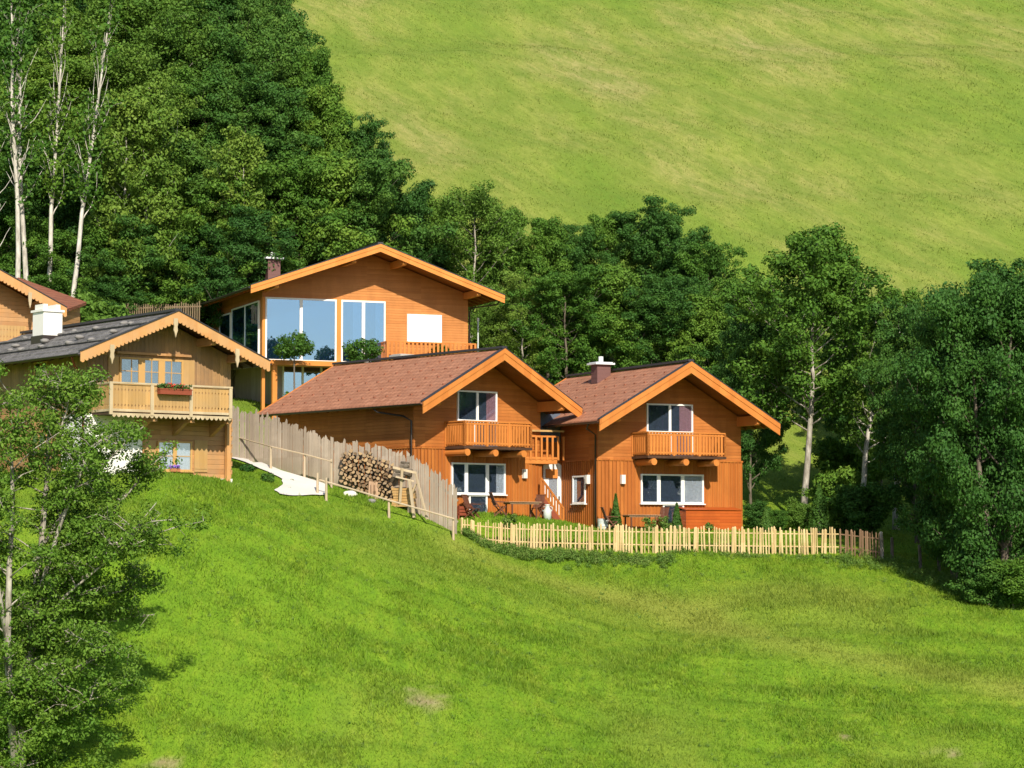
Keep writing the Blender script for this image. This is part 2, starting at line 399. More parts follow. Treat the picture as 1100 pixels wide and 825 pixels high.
def grass_material(name, blades):
    t=NT(name); cw=t.coord(); x,y,z=t.sep(cw); co=t.mapv(cw,(1,.42,.42))
    dry=t.n('ShaderNodeAttribute',attribute_name='dry').outputs['Fac']; bare=t.n('ShaderNodeAttribute',attribute_name='bare').outputs['Fac']
    n1=t.noise(co,.30,5,.6); n2=t.noise(co,1.6,6,.68); n3=t.noise(co,11,3,.6)
    # near pasture: fresh green
    near=t.ramp(n2,[(.28,(.092,.188,.014)),(.44,(.145,.262,.016)),(.60,(.195,.298,.021)),(.76,(.275,.335,.038))])
    near=t.mix(t.math('MULTIPLY',t.ramp(n1,[(.42,(0,0,0)),(.62,(1,1,1))]),.55),near,(.132,.252,.015))
    near=t.mix(t.math('MULTIPLY',dry,.8),near,(.280,.305,.055))
    # far hay meadow: yellower, drawn out in faint streaks along the contour
    sq=t.mapv(t.mapv(cw,(1,.24,0)),(1,1,1),(0,0,.32)); st=t.mapv(sq,(.055,.13,1)); m1=t.noise(st,1.0,6,.62)
    st2=t.mapv(sq,(.26,1.25,1)); m2=t.noise(st2,1.0,5,.6)
    m3=t.noise(t.mapv(sq,(1.3,5.5,1)),1.0,4,.65)
    far=t.ramp(m1,[(.32,(.130,.220,.027)),(.43,(.192,.268,.039)),(.52,(.250,.285,.060)),(.60,(.310,.303,.092)),(.70,(.35,.315,.125))])
    far=t.mix(t.math('MULTIPLY',t.ramp(m2,[(.42,(0,0,0)),(.60,(1,1,1))]),.6),far,(.140,.212,.032))
    far=t.mix(t.math('MULTIPLY',t.ramp(m3,[(.36,(1,1,1)),(.56,(0,0,0))]),.5),far,(.135,.185,.026))
    m4=t.noise(t.mapv(sq,(.55,2.2,1)),1.0,5,.7)
    far=t.mix(t.math('MULTIPLY',t.ramp(m4,[(.52,(0,0,0)),(.68,(1,1,1))]),.32),far,(.095,.175,.022))
    mr=t.n('ShaderNodeMapRange'); t.l(y,mr.inputs['Value']); mr.inputs['From Min'].default_value=122; mr.inputs['From Max'].default_value=150
    col=t.mix(mr.outputs['Result'],near,far)
    col=t.mix(t.math('MULTIPLY',t.ramp(n3,[(.3,(1,1,1)),(.55,(0,0,0))]),.35),col,(.070,.142,.013))
    soil=t.ramp(n3,[(.3,(.20,.15,.08)),(.7,(.36,.30,.18))])
    col=t.mix(t.math('MULTIPLY',bare,.85 if not blades else .5),col,soil)
    if blades:
        v=t.n('ShaderNodeAttribute',attribute_name='tint').outputs['Fac']
        col=t.mix(t.ramp(v,[(0,(.45,.45,.45)),(.35,(0,0,0)),(.6,(0,0,0)),(1,(.6,.6,.6))]),col,t.mix(t.math('GREATER_THAN',v,.5),t.mix(.6,col,(.045,.115,.012)),t.mix(.55,col,(.33,.40,.065))))
        p=t.pbr(col,.6,.2); tl=t.n('ShaderNodeBsdfTranslucent'); t.l(col,tl.inputs['Color'])
        mx=t.n('ShaderNodeMixShader'); mx.inputs['Fac'].default_value=.3; t.l(p,mx.inputs[1]); t.l(tl.outputs[0],mx.inputs[2])
        return t.done(mx.outputs[0])
    h=t.math('ADD',n3,t.math('MULTIPLY',n2,1.5))
    return t.done(t.pbr(col,.85,.1,0,t.bump(h,.7,.12)))
M['ground']=grass_material('meadow_ground',False); M['blades']=grass_material('grass_blades',True)
gm=mesh_np('ground',np.stack([xf,yf,zf],1),gf,4,[M['ground']],{'dry':dry_at(xf,yf),'bare':bare_at(xf,yf)},True)
ground=link(bpy.data.objects.new('ground',gm)); tag(ground,kind='structure')

# ------------------------------------------------------------------ the white path that runs down beside the plank fence
def path_mesh():
    L=[(240,491),(262,497),(287,508),(303,516),(305,522),(295,528),(301,532)]; R=[(252,489),(276,496),(303,507),(330,515),(349,521),(351,527),(349,533)]
    mb=MB(); n=40; m=10; vs=[]
    for i in range(n+1):
        t=i/n*(len(L)-1); k=min(int(t),len(L)-2); f=t-k
        a=(L[k][0]*(1-f)+L[k+1][0]*f, L[k][1]*(1-f)+L[k+1][1]*f); b=(R[k][0]*(1-f)+R[k+1][0]*f, R[k][1]*(1-f)+R[k+1][1]*f)
        A=ground_hit(*a,Y0=99,Y1=118,step=.03); B=ground_hit(*b,Y0=99,Y1=118,step=.03)
        w=(vnoise(np.array([i*.45]),np.array([2.0]),3)[0]-.5)*.12
        A=A+(A-B).normalized()*w
        for j in range(m+1):
            p=A.lerp(B,j/m); vs.append((p.x,p.y,Hz(p.x,p.y)+.07))
    mb.add(vs,[(i*(m+1)+j,i*(m+1)+j+1,(i+1)*(m+1)+j+1,(i+1)*(m+1)+j) for i in range(n) for j in range(m)])
    o=mb.build('path',M['path'],None,True); tag(o,kind='structure')
path_mesh()
# ------------------------------------------------------------------ buildings
class Site:
    """a building's own axes: x along the gable front, y back along the ridge, z up from its base"""
    def __init__(s, px, Y, zb, a, W):
        s.a=math.radians(a); s.W=W; s.zb=zb
        x0=(px-550)/FOC*(Y*math.cos(TH)+zb*math.sin(TH)); ca,sa=math.cos(s.a),math.sin(s.a)
        s.o=Vector((x0+ca*W/2,Y+sa*W/2,zb)); s.ca=ca; s.sa=sa
    def world(s,x,y,z): return Vector((s.o.x+s.ca*x-s.sa*y, s.o.y+s.sa*x+s.ca*y, s.zb+z))
    def local(s,p):
        d=p-s.o; return Vector((s.ca*d.x+s.sa*d.y, -s.sa*d.x+s.ca*d.y, d.z))
    def hit(s,px,py,axis,v):
        d=raydir(px,py); c=s.local(Vector((0,0,0))); dl=Vector((s.ca*d.x+s.sa*d.y,-s.sa*d.x+s.ca*d.y,d.z))
        t=(v-c[axis])/dl[axis]; return c+dl*t
    def front(s,x0,x1,y0,y1,y=0.0):
        """survey a rectangle on the front: returns u0,u1,z0,z1"""
        ym=(y0+y1)/2; xm=(x0+x1)/2
        return s.hit(x0,ym,1,y).x, s.hit(x1,ym,1,y).x, s.hit(xm,y1,1,y).z, s.hit(xm,y0,1,y).z
    def left(s,x0,x1,y0,y1):
        ym=(y0+y1)/2; xm=(x0+x1)/2; X=-s.W/2
        return -s.hit(x0,ym,0,X).y, -s.hit(x1,ym,0,X).y, s.hit(xm,y1,0,X).z, s.hit(xm,y0,0,X).z

class Pl:
    """a wall plane: u along the wall (as seen from outside, to the right), d outwards, z up"""
    def __init__(s, o, u, n): s.o=Vector(o); s.u=Vector(u); s.n=Vector(n)
    def p(s,u,d,z): return s.o+s.u*u+s.n*d+Vector((0,0,z))
    def box(s, mb, u0,u1,d0,d1,z0,z1,mi=0):
        mb.hexa([s.p(u0,d0,z0),s.p(u1,d0,z0),s.p(u1,d1,z0),s.p(u0,d1,z0),s.p(u0,d0,z1),s.p(u1,d0,z1),s.p(u1,d1,z1),s.p(u0,d1,z1)],mi)
def front_pl(y=0.0): return Pl((0,y,0),(1,0,0),(0,-1,0))
def left_pl(W): return Pl((-W/2,0,0),(0,-1,0),(-1,0,0))

def window(root, pl, r, cols, fr=.075, post=.06, frame='white', glass='glass', curtains=(), muntin=None, back='interior', name='window', sill=True, label=None, d=.095):
    """frame of outer rails and posts standing proud of the wall; panes, dark room and curtains behind. cols: list of widths"""
    u0,u1,z0,z1=r; m=MB()
    pl.box(m,u0,u1,0,d,z1-fr,z1); pl.box(m,u0,u1,0,d,z0,z0+fr)
    pl.box(m,u0,u0+fr,0,d-.002,z0+fr,z1-fr); pl.box(m,u1-fr,u1,0,d-.002,z0+fr,z1-fr)
    tot=sum(cols); W=u1-u0-2*fr; us=[u0+fr]; 
    for c in cols: us.append(us[-1]+W*c/tot)
    for u in us[1:-1]: pl.box(m,u-post,u+post,0,d-.004,z0+fr,z1-fr)
    if muntin:
        for k in range(len(cols)):
            a=us[k]; b=us[k+1]; nv,nh=muntin
            for i in range(1,nv): q=a+(b-a)*i/nv; pl.box(m,q-.015,q+.015,.02,d-.012,z0+fr,z1-fr)
            for j in range(1,nh): q=z0+fr+(z1-z0-2*fr)*j/nh; pl.box(m,a,b,.02,d-.014,q-.015,q+.015)
    if sill: pl.box(m,u0-.06,u1+.06,0,d+.07,z0-.05,z0-.003)
    w=m.build(name,M[frame],root)
    if label: w['label']=label
    g=MB(); pl.box(g,u0+fr,u1-fr,.058,.061,z0+fr,z1-fr); g.build('pane',M[glass],w)
    g=MB(); pl.box(g,u0+fr*.6,u1-fr*.6,.004,.034,z0+fr*.6,z1-fr*.6); g.build('room_behind',M[back],w)
    for (k,f0,f1,mat) in curtains:
        a=us[k]; b=us[k+1]; g=MB(); n=max(3,int((b-a)*(f1-f0)/.09))
        zz0,zz1=z0+fr,z1-fr; uu=[a+(b-a)*(f0+(f1-f0)*i/n) for i in range(n+1)]
        vs=[];fs=[]
        for i,u in enumerate(uu):
            dd=.044+(.007 if i%2 else -.004); vs+= [pl.p(u,dd,zz0),pl.p(u,dd,zz1)]
        for i in range(n): fs.append((2*i,2*i+2,2*i+3,2*i+1))
        g.add(vs,fs); g.build('curtain',M[mat],w)
    return w

def gable(root, W, L, hr, tp, of, ob, os_, thv, roofmat, ridge=True, barge_h=.5, barge_mat='larch_trim', guards=True, purl=(0,), purl_mat='larch_trim', soffit='soffit', gutter=True, scallop=False, flat_back=True):
    """pitched roof: tiles on a slab, boarded soffit, bargeboards, purlin ends, ridge cap and gutters"""
    h=W/2+os_; y0=-of; y1=L+ob
    m=MB()
    for s in(-1,1):
        e=.0 if s<0 else .002
        m.prism([(0,y0,hr),(s*h,y0,hr-tp*h),(s*h,y0,hr-tp*h-.09),(0,y0,hr-.09)],(0,y1-y0,0))
    if guards:
        sl=math.hypot(1,tp)
        for s in(-1,1):
            ny=int((y1-y0)/.95); nr=6
            for j in range(1,nr):
                for k in range(ny):
                    yy=y0+.5+.95*k+(.47 if j%2 else 0); xx=s*h*(j/nr)
                    if yy>y1-.3: continue
                    z=hr-tp*abs(xx)+.0; m.box(xx-.05,xx+.05,yy-.05,yy+.05,z-.06,z+.05,1)
    roof=m.build('roof',[M[roofmat],M['tile_dark']],root)
    m=MB()
    for s in(-1,1):
        m.prism([(s*.002,y0+.03,hr-.094),(s*(h-.02),y0+.03,hr-.094-tp*(h-.02)),(s*(h-.02),y0+.03,hr-.14-tp*(h-.02)),(s*.002,y0+.03,hr-.14)],(0,y1-y0-.06,0))
        n=max(2,int((y1-y0)/.85))
        for k in range(n+1):   # rafters under the eaves
            yy=y0+.3+(y1-y0-.6)*k/n
            m.prism([(s*(W/2+.01),yy-.05,hr-.142-tp*(W/2)),(s*(h-.1),yy-.05,hr-.142-tp*(h-.1)),(s*(h-.1),yy-.05,hr-.24-tp*(h-.1)),(s*(W/2+.01),yy-.05,hr-.28-tp*(W/2))],(0,.1,0))
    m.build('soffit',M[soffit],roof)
    for (ya,yb) in ((y0-.055,y0-.003),(y1+.003,y1+.055)):
        m=MB(); hh=h+.02
        for s in(-1,1):
            m.prism([(0,ya,hr+.03),(s*hh,ya,hr+.03-tp*hh),(s*hh,ya,hr+.03-tp*hh-barge_h),(0,ya,hr+.03-barge_h)],(0,yb-ya,0))
            if not scallop:
                q=barge_h*.42
                m.prism([(0,ya-.03,hr+.028),(s*hh,ya-.03,hr+.028-tp*hh),(s*hh,ya-.03,hr+.028-tp*hh-q),(0,ya-.03,hr+.028-q)],(0,.028,0))
            else:
                n=int(hh*math.hypot(1,tp)/.19)
                for k in range(n):
                    xa=s*hh*(k+.5)/n; zc=hr+.03-tp*abs(xa)-barge_h; r=.085
                    m.prism([(xa+r*math.cos(t)*1.0,ya-.004,zc+r*.9*math.sin(t)) for t in [PI*2*i/8 for i in range(8)]],(0,yb-ya+.008,0))
        m.build('bargeboard',M[barge_mat],roof)
    m=MB()
    for s in(-1,1):
        m.prism([(0,y0-.10,hr+.075),(s*(h+.03),y0-.10,hr+.075-tp*(h+.03)),(s*(h+.03),y0-.10,hr+.034-tp*(h+.03)),(0,y0-.10,hr+.034)],(0,.24,0))
    m.bar((0,y0-.05,hr+.08),(0,y1,hr+.08),.30,.10)
    m.build('ridge_cap',M['ridge'],roof)
    for s in (-1,0,1):
        for q in ([0] if s==0 else purl[1:]+(1.0,)):
            if s==0 and len(purl)>1 and purl[1]==.25: continue
            x=s*W/2*q*.97; zt=hr-.144-tp*abs(x)-.01-tp*.09
            zb=hr+.03-tp*abs(x)-barge_h-(.15 if s else .10); w=.11
            m=MB(); m.prism([(x-w,y0+.10,zt),(x-w,y0+.10,zb+.06),(x-w,y0+.16,zb),(x-w,-.004,zb),(x-w,-.004,zt)],(2*w,0,0))
            m.build('purlin',M[purl_mat],roof)
    if gutter:
        for s in(-1,1):
            g=MB(); x=s*(h+.05); z=hr-tp*h-.10
            n=8; vs=[];fs=[]
            for k in range(n+1):
                t=PI+PI*k/n
                for yy in (y0-.02,y1): vs.append((x+.085*math.cos(t),yy,z+.085*math.sin(t)+.03))
            for k in range(n): fs.append((2*k,2*k+1,2*k+3,2*k+2))
            g.add(vs,fs); g.tube([(x-.085,y0-.02,z+.03),(x-.085,y1,z+.03)],.014,5); g.tube([(x+.085,y0-.02,z+.03),(x+.085,y1,z+.03)],.014,5)
            g.build('gutter',M['gutter'],roof)
    return roof

def shell(root, W, L, hr, tp, thv, zs, mats, battens=True, zlow=-1.5, low_out=.03):
    """walls: upper gable walls of level boards, lower walls of upright boards with cover strips; zs = height where they change"""
    ht=hr-thv
    m=MB(); e=W/2
    m.prism([(-e,0,zs),(e,0,zs),(e,0,ht-tp*e),(0,0,ht),(-e,0,ht-tp*e)],(0,L,0))
    up=m.build('upper_wall',M[mats[0]],root)
    m=MB(); o=low_out
    m.box(-e-o,e+o,-o,L+o,zlow,zs-.004)
    if battens:
        for (pl,a,b) in ((front_pl(-o),-e-o,e+o),(Pl((-e-o,0,0),(0,-1,0),(-1,0,0)),-L-o,o),(Pl((e+o,0,0),(0,1,0),(1,0,0)),-o,L+o)):
            n=int((b-a)/.2)
            for k in range(n+1):
                u=a+.03+(b-a-.06)*k/n; pl.box(m,u-.025,u+.025,0,.028,zlow+.2,zs-.09)
        m.box(-e-o-.045,e+o+.045,-o-.045,L+o+.045,zs-.088,zs-.006)
    lo=m.build('lower_wall',M[mats[1]],root)
    return up,lo

def balcony(root, u0,u1,y,proj,zf,hrail,mat='larch_trim',beams=(), wall_y=0.0, beam_mat='larch_trim'):
    """floor planks, railing of upright boards on three sides, log brackets"""
    m=MB(); yf=wall_y-proj
    m.box(u0-.05,u1+.05,yf-.06,wall_y,zf-.12,zf)
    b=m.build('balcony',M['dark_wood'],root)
    m=MB(); zt=zf+hrail
    for (p,q) in (((u0,yf),(u1,yf)),((u0,wall_y-.02),(u0,yf)),((u1,yf),(u1,wall_y-.02))):
        A=Vector((*p,0)); B=Vector((*q,0)); d=(B-A); Ln=d.length; d.normalize()
        m.bar(A+Vector((0,0,zt)),B+Vector((0,0,zt)),.12,.06); m.bar(A+Vector((0,0,zf+.14)),B+Vector((0,0,zf+.14)),.05,.08)
        m.bar(A+Vector((0,0,zt-.12)),B+Vector((0,0,zt-.12)),.05,.07)
        n=max(2,int(Ln/.165))
        for k in range(1,n):
            c=A+d*(Ln*k/n); m.bar(c+Vector((0,0,zf+.05)),c+Vector((0,0,zt-.03)),.105,.03,up=(d.x,d.y,0) if False else (-d.y,d.x,0))
        for c in (A,B): m.bar(c+Vector((0,0,zf)),c+Vector((0,0,zt+.03)),.1,.1,up=(1,0,0))
    n=2
    for k in range(1,3):
        c=Vector((u0+(u1-u0)*k/3,yf,0)); m.bar(c+Vector((0,0,zf)),c+Vector((0,0,zt+.01)),.1,.1,up=(1,0,0))
    m.build('railing',M[mat],b)
    for u in beams:
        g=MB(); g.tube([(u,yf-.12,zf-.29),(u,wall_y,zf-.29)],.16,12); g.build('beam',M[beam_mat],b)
    return b

def pipe_part(root, pts, r=.045, mat='gutter', name='downpipe'):
    m=MB(); m.tube(pts,r,8); return m.build(name,M[mat],root,True)
def wall_lamp(root, pl, u, z):
    m=MB(); pl.box(m,u-.10,u+.10,.03,.20,z-.21,z+.21); pl.box(m,u-.07,u+.07,0,.03,z-.08,z+.08)
    pl.box(m,u-.075,u+.075,.198,.206,z-.17,z+.17)
    return m.build('wall_lamp',M['lamp'],root)
def chimney(root, x,y,z0,z1,w=.75,d=.62,mat='chim',cap='cap',pipe=.42):
    m=MB(); m.box(x-w/2,x+w/2,y-d/2,y+d/2,z0,z1)
    for k in range(1,int((z1-z0)/.22)): m.box(x-w/2-.006,x+w/2+.006,y-d/2-.006,y+d/2+.006,z1-.22*k-.012,z1-.22*k+.012)
    c=m.build('chimney',M[mat],root)
    g=MB(); g.box(x-w/2-.16,x+w/2+.16,y-d/2-.16,y+d/2+.16,z1+.003,z1+.09); g.box(x-w/2-.08,x+w/2+.08,y-d/2-.08,y+d/2+.08,z1+.092,z1+.13)
    g.tube([(x,y,z1+.13),(x,y,z1+pipe)],.12,12); g.build('chimney_cap',M[cap],c)
    return c

# ---- right chalet
R=Site(642,113,.6,27,7.9)
root=empty('chalet',R.o,R.a,'orange larch chalet on the right, with slim thujas and a long wooden box','house')
HR,TP=7.72,.575
shell(root,R.W,10,HR,TP,.2,3.2,('larch','larch_v'))
roof=gable(root,R.W,9.6,HR,TP,1.9,.6,.95,.2,'tile',barge_h=.55)
fp=front_pl(); lp=left_pl(R.W); lf=front_pl(-.03)
w=window(root,fp,R.front(694,743.5,434,465),(1,1),curtains=((1,.45,1,'pink'),),label='upper window with a pink curtain'); 
u=R.front(720,743.5,465,491); window(root,fp,(u[0],u[1],u[2],u[3]-.012),(1,),name='balcony_door',curtains=((0,.2,.95,'pink'),),sill=False)
window(root,lf,R.front(687.5,754.7,509.5,541),(.27,.40,.33),curtains=((2,0,1,'curtain'),),post=.09,label='wide ground floor window with a white curtain')
u=R.front(711,733.5,541.5,564); window(root,lf,(u[0],u[1],.02,u[3]-.012),(1,),name='terrace_door',sill=False)
pb=R.front(696,778.5,465,490,-1.45)
balcony(root,pb[0]-.0,pb[1],0,1.45,pb[2],pb[3]-pb[2],beams=[R.hit(px,497,1,-1.5).x for px in (702,736.5,769)])
wall_lamp(root,lf,R.hit(667.5,515,1,0).x,R.hit(667.5,515,1,0).z)
q=R.hit(634,515,0,-R.W/2); wall_lamp(root,Pl((-R.W/2-.03,0,0),(0,-1,0),(-1,0,0)),-q.y,q.z)
u=R.left(617,630.5,511,541); window(root,Pl((-R.W/2-.03,0,0),(0,-1,0),(-1,0,0)),u,(1,),label='small side window')
e=R.W/2+.95
pipe_part(root,[(-e-.02,-.9,HR-TP*e-.15),(-e+.1,-.5,HR-TP*e-.35),(-R.W/2-.12,-.02,HR-TP*e-.6),(-R.W/2-.12,-.02,-.2)])
c=R.hit(645.5,400,1,8.0); chimney(root,-.75,R.hit(645.5,400,0,-.75).y,HR-1.1,HR+.30)
right_root=root

# ---- middle chalet
C=Site(444,110,1.1,39,7.5)
root=empty('chalet',C.o,C.a,'orange larch chalet in the middle, its long roof rising behind the plank fence','house')
HR,TP=7.66,.56
shell(root,C.W,11.3,HR,TP,.2,3.15,('larch','larch_v'))
gable(root,C.W,11.2,HR,TP,1.9,.5,.9,.2,'tile',barge_h=.55)
lf=front_pl(-.03)
window(root,fp,C.front(490.5,533,420,453),(1,1),curtains=((1,.5,1,'pink'),),label='upper window beside the balcony door')
u=C.front(508,533,453.4,480); window(root,fp,(u[0],u[1],u[2],u[3]-.012),(1,),name='balcony_door',sill=False)
window(root,lf,C.front(483.8,541.5,497.5,531),(.27,.43,.35),post=.09,curtains=((2,.55,1,'curtain'),),label='wide ground floor window')
u=C.front(502.5,522,531.5,555); window(root,lf,(u[0],u[1],.02,u[3]-.012),(1,),name='terrace_door',sill=False)
pb=C.front(499,570,453.5,480,-1.45)
balcony(root,pb[0],pb[1],0,1.45,pb[2],pb[3]-pb[2],beams=[C.hit(px,485,1,-1.5).x for px in (501.5,531.8,562)])
q=C.hit(561.6,509,1,0); wall_lamp(root,lf,q.x,q.z)
e=C.W/2+.9
pipe_part(root,[(-e-.02,1.9,HR-TP*e-.12),(-e+.02,1.6,HR-TP*e-.32),(-C.W/2-.2,.5,HR-TP*e-.52),(-C.W/2-.12,.02,HR-TP*e-.75),(-C.W/2-.12,.02,-.2)])
q=C.hit(434,380,0,.75); chimney(root,.75,q.y,HR-1.0,C.hit(434,382,0,.75).z-.08,w=.8,cap='concrete',pipe=.16)
mid_root=root

# ---- link between the two chalets: recessed entrance with a landing above and a flight of steps
def link_wing():
    # stands in the gap; same axes as the right chalet
    root=empty('entrance_wing',R.o,R.a,'recessed wooden link with white door and landing between the two orange chalets','house wing')
    x1=-R.W/2-.05; yw=3.6; x0=x1-4.6
    m=MB(); m.box(x0,x1,yw,yw+4,-1,5.2); m.build('wall',M['larch_v'],root)
    pl=front_pl(yw)
    a=R.hit(583,530,1,yw).x; b=R.hit(606,530,1,yw).x; zt=R.hit(598,497,1,yw).z; z0=R.hit(598,560,1,yw).z
    # white round-shouldered door surround
    m=MB(); r=.55
    pts=[(a,yw-.08,z0),(b,yw-.08,z0),(b,yw-.08,zt-r)]+[(b-r+r*math.cos(t),yw-.08,zt-r+r*math.sin(t)) for t in [PI/2*k/6 for k in range(1,7)]]+[(a,yw-.08,zt)]
    m.prism(pts,(0,.075,0)); d=m.build('door',M['white'],root)
    g=MB(); pl.box(g,a+.28,b-.42,.083,.10,z0+1.15,zt-.35); g.build('pane',M['glass'],d)
    g=MB(); pl.box(g,a+.1,b-.42,.105,.15,zt-.75,zt-.32); g.build('notice_board',M['larch_trim'],d)
    g=MB(); pl.box(g,b-.36,b-.30,.08,.13,z0+1.0,z0+1.2); g.build('handle',M['dark_metal'],d)
    # landing above
    zf=R.hit(590,494,1,yw-.8).z
    xr=x1-.75; m=MB(); m.box(x0,xr,yw-1.1,yw,zf-.2,zf); l=m.build('landing',M['larch_trim'],root)
    m=MB(); zt2=R.hit(590,468,1,yw-1.1).z
    m.box(x0,xr,yw-1.1,yw-1.02,zt2-.08,zt2); m.box(x0,xr,yw-1.1,yw-1.02,zf+.02,zf+.12)
    n=int((x1-.35-x0)/.3)
    for k in range(n+1): 
        u=x0+.06+(x1-.47-x0)*k/n; m.box(u-.05,u+.05,yw-1.13,yw-1.10,zf-.02,zt2-.03)
    m.build('railing',M['larch_trim'],l)
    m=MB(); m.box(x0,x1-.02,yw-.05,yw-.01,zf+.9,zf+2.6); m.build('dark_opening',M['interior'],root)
    m=MB(); m.box(x0,x1-.4,yw-1.16,yw-1.0,R.hit(590,464,1,yw-1.1).z,R.hit(590,462,1,yw-1.1).z); m.build('beam',M['old_light'],root)
    return root
link_wing()
def stairs():
    yw=2.2; A=R.hit(581,512,1,yw); B=R.hit(603,553,1,yw)
    root=empty('wooden_stair',R.world(B.x,yw,0),R.a,'short flight of wooden steps with slatted handrail between the two orange chalets','stairs')
    dx=A.x-B.x; top=A.z-1.0; w=.9
    m=MB()
    for y in (0,w): m.bar((0.05,y,.05),(dx,y,top),.06,.28,up=(0,1,0) if False else (0,0,1))
    m.build('stringer',M['old_brown'],root)
    n=7
    for k in range(n):
        t=(k+.7)/n; g=MB(); g.box(dx*t-.16,dx*t+.16,.03,w-.03,top*t+.02,top*t+.06); g.build('step',M['table_wood'],root)
    for y in (0,w):
        g=MB(); g.bar((0.1,y,.9),(dx,y,top+.95),.07,.09); g.bar((.1,y,.25),(dx,y,top+.25),.05,.07)
        for k in range(9):
            t=k/8; g.bar((.1+(dx-.1)*t,y,.1+(top)*t),(.1+(dx-.1)*t,y,.9+(top+.05)*t),.09,.04,up=(0,1,0))
        g.build('handrail',M['larch_v'],root)
stairs()

# ---- large modern house above
B=Site(281,128,6.8,22,11.7)
root=empty('modern_house',B.o,B.a,'large timber house with wide glass front and low roof standing above the chalets','house')
HR,TP=8.9,.35
m=MB(); e=B.W/2; zs=3.05
m.prism([(-e,0,zs),(e,0,zs),(e,0,HR-.2-TP*e),(0,0,HR-.2),(-e,0,HR-.2-TP*e)],(0,10.5,0)); m.build('upper_wall',M['larch_big'],root)
m=MB(); m.box(-e+1.3,e-.02,1.6,10.48,-1.5,zs-.004); m.build('lower_wall',M['grey_board'],root)
gable(root,B.W,10.3,HR,TP,2.2,.7,1.25,.2,'shingle',barge_h=.42,barge_mat='trim_big',guards=False,purl=(0,.25),purl_mat='trim_big')
zf=B.hit(325,389,1,0).z
ga=B.front(284.5,361,320.5,388.5); gb=B.front(366,413.5,323.5,388.5)
window(root,fp,ga,(1,1),fr=.09,post=.08,glass='glass_big',back='interior_pale',sill=False,curtains=((1,.0,.05,'curtain'),),label='largest pane of the glazed front')
window(root,fp,(gb[0],gb[1],ga[2],ga[3]),(1,1),fr=.09,post=.09,glass='glass_big',back='interior_pale',sill=False,curtains=((0,.5,1,'curtain'),(1,.6,1,'curtain')))
m=MB(); fp.box(m,ga[1]+.01,gb[0]-.01,0,.10,ga[2],ga[3]); m.build('post',M['trim_big'],root); m=MB(); fp.box(m,-e-.02,ga[0]-.01,-.1,.12,-.2,ga[3]); m.build('post',M['trim_big'],root)
w=window(root,fp,B.front(437,474,338,367.5),(1,1.35),frame='white',glass='glass',back='blind',sill=True,label='window closed by a white blind')
g=MB(); r=B.front(438,473,339,366.5); fp.box(g,r[0],r[1],.098,.102,r[2],r[3]); nb=22
for k in range(nb): z_=r[2]+(r[3]-r[2])*k/nb; fp.box(g,r[0]+.01,r[1]-.01,.1025,.112,z_+.008,z_+(r[3]-r[2])/nb-.006)
fp.box(g,(r[0]+r[1])/2-.2,(r[0]+r[1])/2-.16,.113,.12,r[2],r[3]); g.build('blind',M['blind'],w)
# left side glazing
lp=left_pl(B.W)
u=B.left(236,248,335,362); z0,z1=B.hit(264,392,0,-e).z, B.hit(264,322,0,-e).z
s0=-B.hit(279,360,0,-e).y; s1=-B.hit(250,360,0,-e).y; s2=-B.hit(237,350,0,-e).y
window(root,lp,(s1,s0,ga[2],ga[3]-.15),(1,1),fr=.08,glass='glass_big',back='interior_pale',sill=False)
window(root,lp,(s2,s1-.25,ga[2],ga[3]-.3),(1,),fr=.08,glass='glass_big',back='interior_pale',sill=False)
# deck in front with fascia beam, posts and railing
d0=B.hit(291,391,1,-.9).x; d1=B.hit(520,391,1,-.9).x
zd=ga[2]-.02
m=MB(); m.box(-e-.3,e+.3,-1.1,0,zd-.26,zd); dk=m.build('deck',M['trim_big'],root)
m=MB(); ra=B.hit(415,375,1,-1.0); rb=B.hit(511,375,1,-1.0); zt=B.hit(460,367.5,1,-1.0).z
m.box(ra.x,rb.x,-1.08,-.96,zt-.07,zt); m.box(ra.x,rb.x,-1.05,-.99,zd+.05,zd+.13)
n=int((rb.x-ra.x)/.24)
for k in range(n+1):
    x=ra.x+.05+(rb.x-ra.x-.1)*k/n; m.box(x-.06,x+.06,-1.09,-1.06,zd,zt-.02)
m.box(ra.x,ra.x+.1,-1.0,-.0,zt-.07,zt); m.box(rb.x-.1,rb.x,-1.0,0,zt-.07,zt)
for k in range(5): m.box(ra.x+.02,ra.x+.05,-.95+k*.2,-.85+k*.2,zd,zt-.05); m.box(rb.x-.05,rb.x-.02,-.95+k*.2,-.85+k*.2,zd,zt-.05)
m.build('railing',M['larch_trim'],dk)
for px in (294.5,): 
    x=B.hit(px,420,1,-.95).x; g=MB(); g.box(x-.13,x+.13,-1.08,-.82,-1.5,zd-.262); g.build('post',M['trim_big'],root)
lw=Pl((-e+1.3,1.6,0),(1,0,0),(0,-1,0))
window(root,lw,(.3,3.6,.2,2.7),(1,1,1),glass='glass_big',back='interior_pale',sill=False,frame='white',label='lower storey terrace doors')
chx=-e*.50; q=B.hit(293,290,0,chx); chimney(root,chx,q.y,HR-TP*abs(chx)-.6,B.hit(293,279,0,chx).z,w=.72,d=.6)
pipe_part(root,[(e+1.3,-1.7,HR-TP*(e+1.25)-.12),(e+1.15,-1.4,HR-TP*(e+1.25)-.4),(e+.16,-.1,HR-TP*e-.95),(e+.10,.05,HR-TP*e-1.2),(e+.10,.05,0)])
big_root=root

